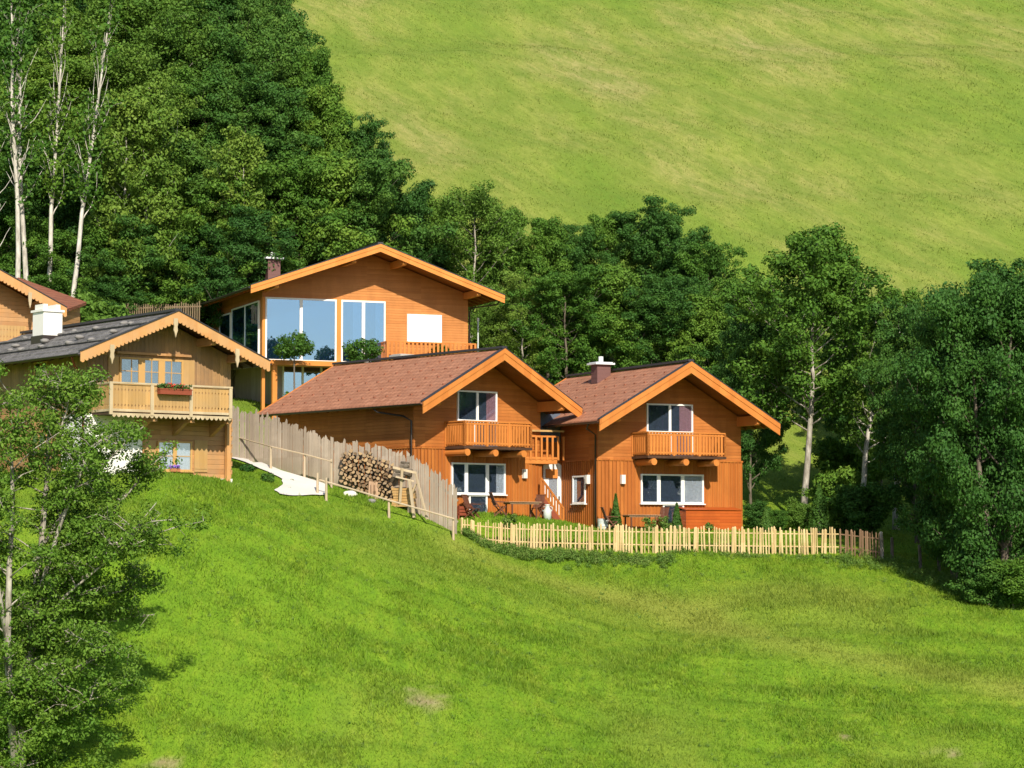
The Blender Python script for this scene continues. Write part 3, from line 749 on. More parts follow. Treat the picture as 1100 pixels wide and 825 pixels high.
# ---- old farmhouse at the left
A=Site(93,98,2.35,38,6.75)
root=empty('farmhouse',A.o,A.a,'old weathered farmhouse with carved balcony, white chimney and stone weighted grey shingle roof','house')
HR,TP=7.0,.42; e=A.W/2; W=A.W
zu=A.hit(180,447,1,0).z+.0
m=MB(); m.prism([(-e,0,zu),(e,0,zu),(e,0,HR-.2-TP*e),(0,0,HR-.2),(-e,0,HR-.2-TP*e)],(0,12,0)); m.build('upper_wall',M['old_v'],root)
xs=A.hit(153,480,1,0).x
m=MB(); m.box(-e,xs-.01,.0,2.2,-1.5,zu-.004); m.build('plaster_wall',M['plaster'],root)
m=MB(); m.box(-e+.01,xs-.01,2.202,11.98,-1.5,zu-.004); m.build('side_wall',M['old_log'],root)
m=MB(); zp=A.hit(230,514,1,0).z
m.box(xs,e,-.02,11.97,zp,zu-.006)
for k in range(7):      # squared logs with crossed ends at the corner
    z=zp+.12+k*.36
    m.box(e-.20,e-.02,-.14,-.02,z-.08,z+.16); m.box(e,e+.12,.02,.2,z+.06,z+.26)
m.build('log_wall',M['old_log'],root)
m=MB(); m.box(xs-.02,e+.06,-.10,11.9,-1.5,zp-.004); m.build('plinth',M['plaster'],root)
roof=gable(root,W,12.0,HR,TP,1.35,.6,1.05,.2,'shingle',barge_h=.40,barge_mat='old_trim',guards=False,purl=(0,.55),purl_mat='old_log',soffit='dark_wood',scallop=True)
for px,py in ((188.5,0),(120.5,0),(255,0)):   # carved pendants on the bargeboard
    x=A.hit(px,360,1,-1.45).x; zt=HR-TP*abs(x)-.22
    m=MB(); yb=-1.49
    m.prism([(x-.09,yb,zt),(x+.09,yb,zt),(x+.10,yb,zt-.22),(x+.07,yb,zt-.34),(x+.09,yb,zt-.5),(x+.04,yb,zt-.62),(x,yb,zt-.78),(x-.04,yb,zt-.62),(x-.09,yb,zt-.5),(x-.07,yb,zt-.34),(x-.10,yb,zt-.22)],(0,.06,0))
    m.build('pendant',M['carved'],roof)
m=MB()   # shingle courses and weighting poles
hh=e+1.05
for s in(-1,1):
    for j in range(1,9):
        x=s*hh*j/9; z=HR-TP*abs(x); m.box(min(x,x+s*.05),max(x,x+s*.05),-1.3,12.5,z-.03,z+.022)
    for q in (.30,.72):
        x=s*hh*q; m.tube([(x,-1.25,HR-TP*abs(x)+.07),(x,5,HR-TP*abs(x)+.08),(x,12.4,HR-TP*abs(x)+.07)],.06,7)
m.build('roof_pole',M['shingle'],roof)
rs=random.Random(3)
for s in(-1,1):
    for q,ny in ((.27,7),(.52,4),(.70,6)):
        for k in range(ny):
            x=s*hh*q+rs.uniform(-.12,.12); y=.2+k*(11/ny)+rs.uniform(-.7,.7); r=rs.uniform(.10,.19)
            g=MB(); g.ball((0,0,0),r,1.5,1.1,.65,.16,10,6,rnd=rs); o=g.build('roof_stone',M['stone'],None,True)
            o.location=A.world(x,y,HR-TP*abs(x)+.10); o.rotation_euler=(0,0,rs.uniform(0,6))
            tag(o,'grey boulder weighing down the shingle roof of the old farmhouse','stone','boulders on the farmhouse roof')
# upper triple window
U=A.front(127.5,196,385,414.5); 
window(root,fp,U,(1,1,1),fr=.09,post=.15,frame='yellow_frame',muntin=(2,2),sill=False,label='row of three blue-reflecting casements')
m=MB(); fp.box(m,U[0]-.15,U[1]+.35,0,.16,U[3]+.12,U[3]+.22); m.build('hood_board',M['old_log'],root)
m=MB(); fp.box(m,U[0]-.5,U[0]-.02,.003,.05,U[2],U[3]); m.build('shutter',M['old_light'],root); m=MB(); fp.box(m,U[1]+.03,U[1]+.55,.003,.05,U[2],U[3]); m.build('shutter',M['old_light'],root)
# balcony with cut-out boards, posts, valance and brackets
zf=A.hit(180,444,1,-1.6).z; zt=A.hit(180,413.5,1,-1.6).z; b0=A.hit(119.4,430,1,-1.6).x; b1=A.hit(248.5,430,1,-1.6).x; yb=-1.6
m=MB(); m.box(b0,b1,yb,0,zf-.10,zf); bal=m.build('balcony',M['dark_wood'],root)
def boarding(m,A0,B0,zf,zt):
    """boards with a row of cut-outs: each board is a strip pinched by notches"""
    d=Vector(B0)-Vector(A0); Ln=d.length; d.normalize(); n=int(Ln/.155); nn=Vector((-d.y,d.x,0))*.016
    for k in range(n):
        p=Vector(A0)+d*(Ln*(k+.5)/n); w=Ln/n/2-.004
        zz=[zf+.05,zf+.2,zf+.26,zf+.32,zt-.34,zt-.28,zt-.22,zt-.06]; ww=[w,w,w-.035,w,w,w-.03,w,w]
        a=[p+d*ww[i]+Vector((0,0,zz[i])) for i in range(8)]; b=[p-d*ww[i]+Vector((0,0,zz[i])) for i in range(7,-1,-1)]
        m.prism([q-nn for q in a+b],nn*2)
m=MB(); boarding(m,(b0,yb,0),(b1,yb,0),zf,zt); boarding(m,(b0,0,0),(b0,yb,0),zf,zt); boarding(m,(b1,yb,0),(b1,0,0),zf,zt)
m.build('carved_boards',M['old_light'],bal)
m=MB()
for (p,q) in (((b0,yb-.03),(b1,yb-.03)),((b0,0),(b0,yb)),((b1,yb),(b1,0))):
    m.bar((*p,zt),(*q,zt),.14,.07); m.bar((*p,zf+.06),(*q,zf+.06),.07,.10)
for px in (119.6,163.6,205.5,248): 
    x=A.hit(px,430,1,-1.68).x; m.box(x-.07,x+.07,yb-.09,yb-.02,zf-.12,zt+.035)
m.build('railing',M['carved'],bal)
m=MB(); n=26
vs=[(b0-.02,yb-.05,zf-.06)]; poly=[(b0,yb-.06,zf-.05),(b1,yb-.06,zf-.05)]
for k in range(n):
    for t in (0,.25,.5,.75): 
        x=b1-(b1-b0)*(k+t)/n; poly.append((x,yb-.06,zf-.12-.11*math.sin(PI*t)))
poly.append((b0,yb-.06,zf-.12)); m.prism(poly,(0,.03,0)); m.build('valance',M['carved'],bal)
for px in (160,200,240):
    x=A.hit(px,455,1,-1.0).x; g=MB(); g.box(x-.1,x+.1,-1.5,-.0,zf-.34,zf-.104); g.prism([(x-.09,0,zf-.345),(x-.09,-1.0,zf-.345),(x-.09,0,zf-.85)],(.18,0,0)); g.build('beam',M['old_log'],bal)
# lower casements, shutters, flower sill
Lw=A.front(168,205,474,506); window(root,Pl((0,-.02,0),(1,0,0),(0,-1,0)),Lw,(1,1),fr=.07,post=.09,frame='yellow_frame',muntin=(1,2),curtains=((0,.0,1,'curtain'),(1,0,1,'curtain')),label='lower casements with white curtains')
pl2=front_pl(-.02)
for (a,b) in ((154.5,166.5),(208,222)):
    r=A.front(a,b,473,507); m=MB(); pl2.box(m,r[0],r[1],.003,.05,r[2],r[3]); pl2.box(m,r[0]+.03,r[1]-.03,.051,.07,r[2]+.12,r[2]+.2); pl2.box(m,r[0]+.03,r[1]-.03,.051,.07,r[3]-.2,r[3]-.12); m.build('shutter',M['old_light'],root)
m=MB(); pl2.box(m,Lw[0]-.35,Lw[1]+.45,.003,.10,Lw[2]-.32,Lw[2]-.2); m.build('sill_board',M['old_light'],root)
x=A.hit(243.5,490,1,-.2).x; m=MB(); m.box(x-.09,x+.09,-.38,-.20,-.4,zf-.13); m.build('corner_post',M['old_trim'],root)
# white chimney on the left slope
cx=-1.6; q=A.hit(51,350,0,cx); zc=A.hit(51,336,0,cx).z
m=MB(); m.box(cx-.45,cx+.45,q.y-.5,q.y+.5,HR-TP*1.6-.7,zc); ch=m.build('chimney',M['plaster'],root)
g=MB(); g.box(cx-.52,cx+.52,q.y-.57,q.y+.57,zc+.003,zc+.10)
for dx in(-.3,.3): g.box(cx+dx-.1,cx+dx+.1,q.y-.4,q.y+.4,zc+.103,zc+.34)
g.build('chimney_cap',M['plaster'],ch)
g=MB(); zr=HR-TP*1.15; g.box(cx-.5,cx+.5,q.y-.56,q.y+.56,zr-.75,zr-.05); g.build('flashing',M['gutter'],ch)
# side door and window seen through the leaves on the left wall
lp=left_pl(W)
window(root,lp,(-4.6,-3.4,4.1,5.1),(1,1),frame='yellow_frame',muntin=(1,2)); window(root,lp,(-4.8,-3.5,1.1,2.2),(1,1),frame='old_log',muntin=(1,2))
m=MB(); m.box(-e-.06,-e,.3,11.5,zu+.02,zu+.25); m.build('side_beam',M['old_log'],root)
pipe_part(root,[(-e-1.05,-.6,HR-TP*(e+1.05)-.15),(-e-.7,-.2,HR-TP*(e+1.05)-.5),(-e-.14,.1,HR-TP*(e+1.05)-.9),(-e-.14,.1,.2)],mat='old_brown')
farm_root=root
# flower box on the balcony
p=A.world((A.hit(186,422,1,-1.7).x),yb-.23,zt-.22)
fb=empty('flower_box',p,A.a,'wooden flower box of red geraniums hung on the carved farmhouse balcony','flower box')
w_=(A.hit(203,422,1,-1.7).x-A.hit(169,422,1,-1.7).x)/2
m=MB(); m.box(-w_,w_,-.12,.12,-.18,.06); m.box(-w_-.02,w_+.02,-.135,.135,.0,.045); m.build('box',M['old_brown'],fb)
def blossoms(name,mat,parent,n,wx,wy,wz,s,z0,seed):
    r=random.Random(seed); m=MB()
    for i in range(n):
        c=Vector((r.uniform(-wx,wx),r.uniform(-wy,wy),z0+r.uniform(0,wz))); nrm=Vector((r.uniform(-1,1),r.uniform(-1,.2),r.uniform(-.2,1))).normalized()
        u=nrm.orthogonal().normalized(); v=nrm.cross(u); k=s*r.uniform(.6,1.3)
        m.add([c-u*k,c+v*k*.7,c+u*k,c-v*k*.7],[(0,1,2,3)])
    return m.build(name,M[mat],parent)
blossoms('leaves','geranium',fb,260,w_,.16,.22,.06,.02,1); blossoms('flowers','red_flower',fb,60,w_*.55,.15,.16,.045,.12,2)
p=A.world((A.hit(187,504,1,-.1).x),-.16,Lw[2]-.02)
fb=empty('flower_pot',p,A.a,'purple flowers in a pot on the lower farmhouse window sill','flower pot')
m=MB(); m.box(-.22,.22,-.08,.08,-.01,.13); m.build('pot',M['terracotta'],fb); blossoms('flowers','purple_flower',fb,90,.24,.10,.14,.05,.12,3); blossoms('leaves','geranium',fb,50,.22,.09,.10,.05,.1,4)

# ---- second old house at the far left edge
D=Site(-60,112,5.2,30,7.0)
D.o=Vector((at(-38,300,114).x,114,5.0))
root=empty('old_house',D.o,math.radians(32),'old log house cut by the left picture edge, behind the white chimney','house')
D.a=math.radians(32); D.ca=math.cos(D.a); D.sa=math.sin(D.a); D.zb=5.0; D.W=7.2
tipz=D.hit(0,291,1,-1.3); eR=D.hit(71,331,1,-1.3); TP=(tipz.z-eR.z)/(eR.x-tipz.x); HR=tipz.z+TP*tipz.x
h=eR.x; W=2*(h-1.0)
shell(root,W,9,HR,TP,.2,3.2,('old_log','plaster'),battens=False)
roof=gable(root,W,8.8,HR,TP,1.3,.4,1.0,.2,'tile_dark',barge_h=.42,barge_mat='old_trim',guards=False,purl_mat='old_log',scallop=True)
x=D.hit(32,330,1,-1.4).x; zt=HR-TP*abs(x)-.25
m=MB(); m.prism([(x-.09,-1.45,zt),(x+.09,-1.45,zt),(x+.08,-1.45,zt-.35),(x+.04,-1.45,zt-.6),(x,-1.45,zt-.75),(x-.04,-1.45,zt-.6),(x-.08,-1.45,zt-.35)],(0,.06,0)); m.build('pendant',M['carved'],roof)
z0=D.hit(14,368,1,-1.1).z; z1=D.hit(14,353,1,-1.1).z; 
m=MB(); boarding(m,(-3,-1.1,0),(D.hit(28,360,1,-1.1).x,-1.1,0),z0,z1+.2); m.box(-3,D.hit(28,360,1,-1.1).x,-1.1,0,z0-.1,z0); m.build('balcony',M['old_light'],root)
# its rear wing: a second rust-brown roof whose front slope shows beside the gable
pts=[at(20,298,124),at(93,324.5,121.5),at(69,333,119),at(-4,306,121)]
o=Vector((pts[2].x,pts[2].y,6.0)); rw=empty('rear_wing',o,0,'low building with rust-brown roof just right of the log house at the left edge','house')
n=(pts[1]-pts[0]).cross(pts[3]-pts[0]).normalized(); 
if n.z<0: n=-n
m=MB(); m.prism([p-o for p in pts],-n*.16); m.build('roof',M['tile_dark'],rw)
low=[p-o-Vector((0,0,.22)) for p in pts]; cen=sum(low,Vector())/4
m=MB(); ins=[cen+(p-cen)*.86 for p in low]; base=[Vector((p.x,p.y,-1.5)) for p in ins]; m.hexa(base+ins); m.build('wall',M['old_log'],rw)
# ------------------------------------------------------------------ fences
def interp(pts, t):
    k=t*(len(pts)-1); i=min(int(k),len(pts)-2); f=k-i
    return tuple(pts[i][j]*(1-f)+pts[i+1][j]*f for j in range(len(pts[0])))
# grey plank fence: base line and top line surveyed at a number of stations (px, base py, top py, distance)
ST=[(246,493,438,111.2),(275,501,444,110.3),(300,507,452,109.5),(330,514,463,108.7),(365,524,475,108.0),(400,538,480,107.5),(440,553,489,107.0),(465,565,504,106.6),(491,579,528,106.2)]
def plank_fence():
    r=random.Random(5); A=at(*[ST[0][0],ST[0][1],ST[0][3]])
    root=empty('plank_fence',(A.x,A.y,A.z),0,'tall fence of jagged weathered grey boards climbing the slope behind the firewood','fence')
    m=MB(); rails=MB(); n=84; prev=None; O=Vector((A.x,A.y,A.z))
    P=[];
    for st in ST: P.append((at(st[0],st[1],st[3]),at(st[0],st[2],st[3])))
    for k in range(n):
        t=(k+.5)/n*(len(P)-1); i=min(int(t),len(P)-2); f=t-i
        b=P[i][0].lerp(P[i+1][0],f); tp=P[i][1].lerp(P[i+1][1],f)
        t2=(k+1.02)/n*(len(P)-1); i2=min(int(t2),len(P)-2); t1=(k+.02)/n*(len(P)-1); i1=min(int(t1),len(P)-2)
        e1=P[i1][0].lerp(P[i1+1][0],t1-i1); e2=P[i2][0].lerp(P[i2+1][0],t2-i2)
        d=Vector((e2.x-e1.x,e2.y-e1.y,0)); w=d.length*.5*r.uniform(.86,1.0); d.normalize(); nrm=Vector((d.y,-d.x,0))
        off=nrm*(.02*(k%2)+r.uniform(0,.012)); c=Vector((b.x,b.y,0))+off
        zt=tp.z+r.uniform(-.13,.14); zb=Hz(b.x,b.y)-.25; ti=r.uniform(-.07,.07); lean=r.uniform(-.02,.02)
        cut=r.choice((0,0,1))
        poly=[c-d*w,c+d*w]
        a0=c-d*w+Vector((0,0,zb)); a1=c+d*w+Vector((0,0,zb)); b1=c+d*(w*.92+lean)+Vector((0,0,zt-ti)); b0=c+d*(-w*.92+lean)+Vector((0,0,zt+ti))
        pts=[a0,a1,b1,b0] if not cut else [a0,a1,b1-Vector((0,0,.05)),(b0+b1)/2+Vector((0,0,.09)),b0-Vector((0,0,.05))]
        m.prism([p-O for p in pts], -nrm*.025)
    m.build('boards',M['grey_board'],root)
    for hgt in (.35,.8):
        g=MB()
        for i in range(len(P)-1):
            q0=P[i][0].lerp(P[i][1],hgt); q1=P[i+1][0].lerp(P[i+1][1],hgt); d=Vector((q1.x-q0.x,q1.y-q0.y,0)).normalized(); nn=Vector((-d.y,d.x,0))*.09
            g.bar(q0-O+nn,q1-O+nn,.06,.1)
        g.build('rail',M['grey_board'],root)
plank_fence()

# new peeled picket fence along the terrace edge
PF=[(496,583,558,108.3),(540,588,562,108.5),(600,590,564,108.7),(700,592,566,109.0),(800,593,567,109.4),(860,593.5,568,109.6),(900,594,568,109.9),(946,600,573,109.6)]
def picket_fence(pxa,pxb,mat,label,seed,first=True):
    r=random.Random(seed); P=[(at(p[0],p[1],p[3]),at(p[0],p[2],p[3])) for p in PF]
    def station(px):
        for i in range(len(PF)-1):
            if px<=PF[i+1][0]: break
        f=(px-PF[i][0])/(PF[i+1][0]-PF[i][0]); return P[i][0].lerp(P[i+1][0],f),P[i][1].lerp(P[i+1][1],f)
    O=station(pxa)[0].copy(); root=empty('picket_fence',O,0,label,'fence')
    m=MB(); px=pxa
    while px<pxb-1:
        b,t=station(px); g=Hz(b.x,b.y); wid=r.choice((.026,.030,.040,.048,.062))*r.uniform(.9,1.1); zt=t.z+r.uniform(-.08,.10); lean=r.uniform(-.04,.04)
        m.tube([Vector((b.x,b.y,min(g,b.z)-.1))-O,Vector((b.x+lean,b.y,zt-.05))-O,Vector((b.x+lean,b.y,zt))-O],[wid,wid*.95,wid*.4],6)
        px+=r.choice((r.uniform(2.6,3.6),r.uniform(3.4,5.4)))
    m.build('pickets',M[mat],root)
    px=pxa+(0 if first else 12)
    while px<pxb+(0 if first else 1):
        b,t=station(px); g=MB(); q=Vector((b.x,b.y+.07,0)); zt=t.z+r.uniform(.02,.12)
        g.tube([q+Vector((0,0,b.z-.4))-O,q+Vector((0,0,zt-.08))-O,q+Vector((0,0,zt))-O],[.06,.056,.02],8); g.build('post',M[mat],root)
        px+=42 if first else 17
    for h in (.25,.78):
        g=MB(); g.tube([station(pxa+(pxb-pxa)*k/8)[0].lerp(station(pxa+(pxb-pxa)*k/8)[1],h)-O+Vector((0,.05,0)) for k in range(9)],.03,6); g.build('rail',M[mat],root)
picket_fence(496,901,'picket','long low fence of pale peeled pickets in front of the two orange chalets',11)
picket_fence(903,946,'picket_shaded','short darker brown end of the low picket fence, in the shade at the right',12,False)

# pole rail beside the path, upper run and lower run
def post_pt(px,py): return ground_hit(px,py,Y0=99,Y1=112,step=.03)
def pole_rail(name,label,posts,rail,r0=.045,h2=None):
    pts=[post_pt(px,pb) for px,pb,pt in posts]; O=Vector(pts[0]); root=empty(name,O,0,label,'railing')
    tops=[]
    for (px,pb,pt),p in zip(posts,pts):
        zt=at(px,pt,p.y).z; g=MB(); g.tube([p-O-Vector((0,0,.3)),Vector((p.x+random.uniform(-.02,.02),p.y,zt))-O],[.062,.05],7); g.build('post',M['rail_wood'],root)
        tops.append(Vector((p.x,p.y-.07,zt)))
    ys=[]
    for q in rail:
        # depth of the rail follows the posts
        xs=[p[0] for p in posts]; Y=np.interp(q[0],xs,[p.y for p in pts]); ys.append(at(q[0],q[1],float(Y)-.08)-O)
    g=MB(); g.tube(ys,r0,6); g.build('rail',M['rail_wood'],root)
    return root
pole_rail('handrail','thin pole handrail on posts along the white path against the grey boards',[(247,492,466),(291,505,479),(327,514,489),(356,524,493)],[(245,467),(292,480),(327,488),(357,496)],.035)
pole_rail('pole_fence','low pole fence with short stakes in the grass below the firewood pile',[(341,531,508),(350.5,538,513),(418,556.5,536),(487,580,557)],[(343,515.5),(380,526),(418,537.5),(455,548),(488,557.5)],.042)

# dark boundary posts under the trees at the right
for k,(px,pb,pt) in enumerate([(948,601,571),(958.5,603,577),(989,612,585),(1009,614,592),(1029,627,591),(1054,626,606),(1067,634,608),(1085,636,612)]):
    p=ground_hit(px,pb,Y0=100,Y1=125,step=.05)
    o=empty('fence_post',p,0,['stout pale-topped post just past the end of the picket fence','dark boundary post second from the end of the picket fence','dark boundary post third from the end of the picket fence','short thin boundary post in the shade, fourth from the picket fence','tallest dark boundary post standing in the shade of the big trees','sixth boundary post from the picket fence, short and half hidden','pale leaning post beside the big tree trunks','last boundary post at the right among the trunks'][k],'post','boundary posts under the right-hand trees')
    zt=at(px,pt,p.y).z-p.z; m=MB(); le=random.uniform(-.06,.06)
    m.tube([(0,0,-.4),(le*.5,0,zt*.6),(le,0,zt-.04),(le,0,zt)],[.085,.078,.072,.04],7); m.build('stake',M['bark_pale' if k in(0,6) else 'bark'],o)
    m=MB(); m.tube([(-.08,-.01,zt*.72),(.08,-.012,zt*.72)],.02,5); m.build('staple',M['dark_metal'],o)
# slatted fence up by the wood, behind the roofs
def slat_fence():
    O=at(120,334,134); root=empty('slat_fence',O,0,'low brown slat fence at the foot of the wood, seen over the roofs','fence')
    m=MB(); r=random.Random(2)
    for k in range(34):
        px=135+k*2.4; p=at(px,333-(px-118)*.03,134)-O; m.box(p.x-.03,p.x+.03,-.02,.02,-.6,p.z+.25+r.uniform(-.08,.1))
    m.build('slats',M['fence_brown'],root)
    a=at(135,331,134)-O; b=at(216,329,134)-O; g=MB(); g.bar(a+Vector((0,.05,0)),b+Vector((0,.05,0)),.05,.08); g.build('rail',M['fence_brown'],root)
slat_fence()

# ------------------------------------------------------------------ firewood: every log a thing
def make_end_material():
    t=NT('split_log'); co=t.coord(); x,y,z=t.sep(co); oi=t.n('ShaderNodeObjectInfo').outputs['Random']
    rr=t.math('SQRT',t.math('ADD',t.math('MULTIPLY',x,x),t.math('MULTIPLY',z,z)))
    ring=t.math('FRACT',t.math('MULTIPLY',rr,60)); f=t.noise(co,14,4)
    col=t.ramp(oi,[(0,(.12,.08,.05)),(.3,(.22,.155,.10)),(.6,(.33,.235,.145)),(.85,(.46,.33,.19)),(1,(.20,.17,.14))])
    col=t.mix(t.math('MULTIPLY',ring,.2),col,(.24,.13,.06)); col=t.mix(t.math('MULTIPLY',f,.4),col,(.25,.16,.09))
    M['log_end']=t.done(t.pbr(col,.85,.1))
make_end_material()
def log_mesh(kind,seed):
    r=random.Random(seed); m=MB(); R_=.095
    if kind==0: poly=[(R_*math.cos(2*PI*i/9)*r.uniform(.9,1.08),R_*math.sin(2*PI*i/9)*r.uniform(.9,1.08)) for i in range(9)]
    elif kind==1: poly=[(-R_*1.0,-R_*.55)]+[(R_*1.05*math.cos(t)-.0,R_*1.35*math.sin(t)-R_*.55) for t in [PI*i/6 for i in range(0,7)]]
    else: poly=[(-R_*.2,-R_*.9),(R_*1.0,-R_*.25),(R_*.75,R_*.55),(R_*.1,R_*.95),(-R_*.95,R_*.2)]
    n=len(poly)
    a=[(p[0],-.2,p[1]) for p in poly]; b=[(p[0]*.97,.2,p[1]*.97) for p in poly]
    m.add(a+b,[tuple(range(n))],0); m.f.append(tuple(range(2*n-1,n-1,-1))); m.m.append(0)
    for i in range(n): m.f.append((i,i+n,(i+1)%n+n,(i+1)%n)); m.m.append(1)
    o=m.build('firewood_log',[M['log_end'],M['bark']]); return o
protos=[log_mesh(2,11),log_mesh(1,2),log_mesh(2,3),log_mesh(1,4),log_mesh(2,5)]
LAB='split log with weathered cut end in the big firewood stack against the grey fence'
used=set()
def wood_stack():
    r=random.Random(9); px=368.0; n=0
    while px<424:
        st0=[s for s in ST]; Y=np.interp(px,[s[0] for s in ST],[s[3] for s in ST])-.36
        base=np.interp(px,[368,385,410,424],[519,527,533,541]); top=np.interp(px,[368,374,395,410,424],[489,486,487,491,502])+r.uniform(-1.5,1.5)
        py=base; row=0
        while py>top+1:
            p=at(px+(1.0 if row%2 else -1.0)+r.uniform(-.5,.5),py-2.1,float(Y))
            k=r.randrange(5); o=protos[k]
            if k in used: o=o.copy(); link(o)
            used.add(k)
            dirx=math.atan2(.028*1.0,.0267*2.2)
            o.location=(p.x,p.y+r.uniform(-.05,.05),p.z); s=r.uniform(.68,1.12); o.scale=(s,1,s)
            o.rotation_euler=(r.uniform(-.05,.05),0,r.uniform(-.08,.08)+.03)
            o.rotation_mode='YXZ'; o.rotation_euler.y=r.choice((0,.7,1.6,2.6,3.4,4.4,5.4))+r.uniform(-.3,.3)
            tag(o,LAB,'log','split logs in the firewood stack'); n+=1
            py-=4.15*r.uniform(.93,1.04); row+=1
        px+=4.3*r.uniform(.95,1.06)
    return n
print('logs',wood_stack())
# jumbled round of pale offcuts beside it
def board_pile():
    p=at(434,535,106.5); p.z=Hz(p.x,p.y); root=empty('board_pile',p,-.3,'pale yellow sawn boards stacked beside the firewood under the trestle','boards')
    r=random.Random(4)
    for k in range(7):
        m=MB(); x=r.uniform(-.05,.05); m.box(-.48+x,.48+x,-.2+r.uniform(-.03,.03),.2,.1+k*.12,.1+k*.12+.105); m.build('board',M['old_light'],root)
    for sx in(-.3,.3):
        m=MB(); m.box(sx-.05,sx+.05,-.2,.2,-.3,.095); m.build('bearer',M['rail_wood'],root)
board_pile()
def offcuts():
    r=random.Random(6)
    for k in range(16):
        o=protos[k%5].copy(); link(o); px=r.uniform(424,440); py=r.uniform(497,512); p=at(px,py,106.75); o.location=p
        o.rotation_mode='XYZ'; o.rotation_euler=(r.uniform(-.2,.2),r.uniform(0,6),PI/2+r.uniform(-.25,.25)); 
        tag(o,'log laid lengthwise on top of the pale boards at the stack end','log','logs lying on the board pile')
offcuts()
def trestle():
    p=at(438,557,105.6); p.z=Hz(p.x,p.y); root=empty('trestle',p,-.35,'weathered sawing trestle of crossed poles standing in front of the board pile','trestle')
    Y=105.7
    def seg(a,b,w,name):
        A_=at(a[0],a[1],Y+a[2])-p; B_=at(b[0],b[1],Y+b[2])-p; Rm=Matrix.Rotation(.35,3,'Z'); m=MB(); m.bar(Rm@A_,Rm@B_,w,w*.8); m.build(name,M['rail_wood'],root)
    seg((432,503,.1),(429.5,539,.5),.11,'leg'); seg((440,516,0),(445,556,-.1),.12,'leg'); seg((446,507,.2),(459,558,-.2),.09,'leg'); seg((447,520,.3),(440.5,536,.4),.08,'leg')
    seg((422,502,.2),(447,508,.2),.13,'top_bar'); seg((425,512,.1),(445,517,.1),.09,'brace')
trestle()
def slab():
    p=at(401,533,107.0); root=empty('chopping_block',p,0,'upright reddish brown sawn block leaning against the firewood stack','wood block')
    m=MB(); m.prism([(-.23,-.12,-.2),(.23,-.14,-.2),(.21,-.1,.62),(-.2,-.1,.66)],(0,.16,0)); m.build('block',M['table_wood'],root); m=MB()
    for x in(-.1,.05): m.box(x-.012,x+.012,-.15,-.125,-.1,.5)
    m.build('crack',M['dark_wood'],root)
slab()
def boulder(px,py,r,label,mat,seed):
    p=ground_hit(px,py,Y0=98,Y1=115); rr=random.Random(seed); m=MB(); m.ball((0,0,r*.3),r,1.5,1,.75,.10,16,10,rnd=rr); o=m.build('boulder',M[mat],None,True); o.location=p; tag(o,label,'stone')
boulder(376,533,.21,'pale rounded stone in the grass below the firewood','pale_stone',3)
boulder(399,540,.14,'small grey stone at the foot of the wood block','stone',4)

# ------------------------------------------------------------------ terrace furniture
def make_chair():
    root=empty('garden_chair',(0,0,0)); w='furn_wood'
    m=MB()
    for k in range(6): m.box(-.23,.23,-.22+k*.075,-.16+k*.075,.43,.45)
    m.build('seat',M[w],root)
    m=MB()
    for k in range(8): m.bar((-.21+.06*k,.24,.5),(-.21+.06*k,.46,1.08),.045,.02,up=(0,1,0))
    m.bar((-.24,.24,.5),(.24,.24,.5),.05,.03); m.bar((-.24,.46,1.08),(.24,.46,1.08),.06,.03); m.build('backrest',M[w],root)
    for s in(-1,1):
        m=MB(); m.bar((s*.25,-.24,0),(s*.25,.30,.66),.04,.05); m.build('leg',M[w],root)
        m=MB(); m.bar((s*.22,.34,0),(s*.22,-.22,.44),.04,.05); m.build('leg',M[w],root)
        m=MB(); m.bar((s*.26,-.26,.64),(s*.26,.34,.68),.06,.03); m.build('armrest',M[w],root)
    return root
def make_table(L=1.7,W_=.85):
    root=empty('garden_table',(0,0,0))
    m=MB()
    for k in range(8): m.box(-L/2,L/2,-W_/2+k*W_/8,-W_/2+(k+.9)*W_/8,.71,.74)
    m.box(-L/2+.1,L/2-.1,-W_/2+.08,-W_/2+.11,.63,.705); m.box(-L/2+.1,L/2-.1,W_/2-.11,W_/2-.08,.63,.705)
    m.build('table_top',M['table_wood'],root)
    for sx in(-1,1):
        for sy in(-1,1):
            m=MB(); m.box(sx*(L/2-.22)-.03,sx*(L/2-.22)+.03,sy*(W_/2-.12)-.03,sy*(W_/2-.12)+.03,-.3,.63); m.build('leg',M['furn_wood'],root)
    return root
def ground_at(S,px,yl):
    q=S.hit(px,560,1,yl); w=S.world(q.x,yl,0); return Vector((w.x,w.y,max(Hz(w.x,w.y),0)+.0))
chair=make_chair(); table=make_table()
def put(proto,first,S,px,yl,rz,label,group,cat):
    o=proto if first else copy_tree(proto); p=ground_at(S,px,yl); p.z=Hz(p.x,p.y); o.location=p; o.rotation_euler=(0,0,rz); tag(o,label,cat,group); return o
G='garden chairs on the terraces'
put(chair,True,C,508,-1.0,C.a+.4,'dark slatted garden chair in front of the terrace door of the middle chalet',G,'chair')
put(chair,False,C,537,-1.2,C.a+1.2,'dark reclining garden chair left of the table at the middle chalet',G,'chair')
put(chair,False,C,576,-1.5,C.a-1.2,'dark garden chair at the stair end of the table by the middle chalet',G,'chair')
put(chair,False,R,657,-1.0,R.a+1.3,'garden chair left of the table at the right chalet, beside the zinc bin',G,'chair')
put(chair,False,R,709,-1.1,R.a-1.1,'garden chair right of the table, under the wide window of the right chalet',G,'chair')
put(table,True,C,560,-1.7,C.a-.2,'wooden garden table in front of the middle chalet','garden tables on the terraces','table')
put(table,False,R,688,-1.2,R.a-.05,'wooden garden table in front of the right chalet','garden tables on the terraces','table')
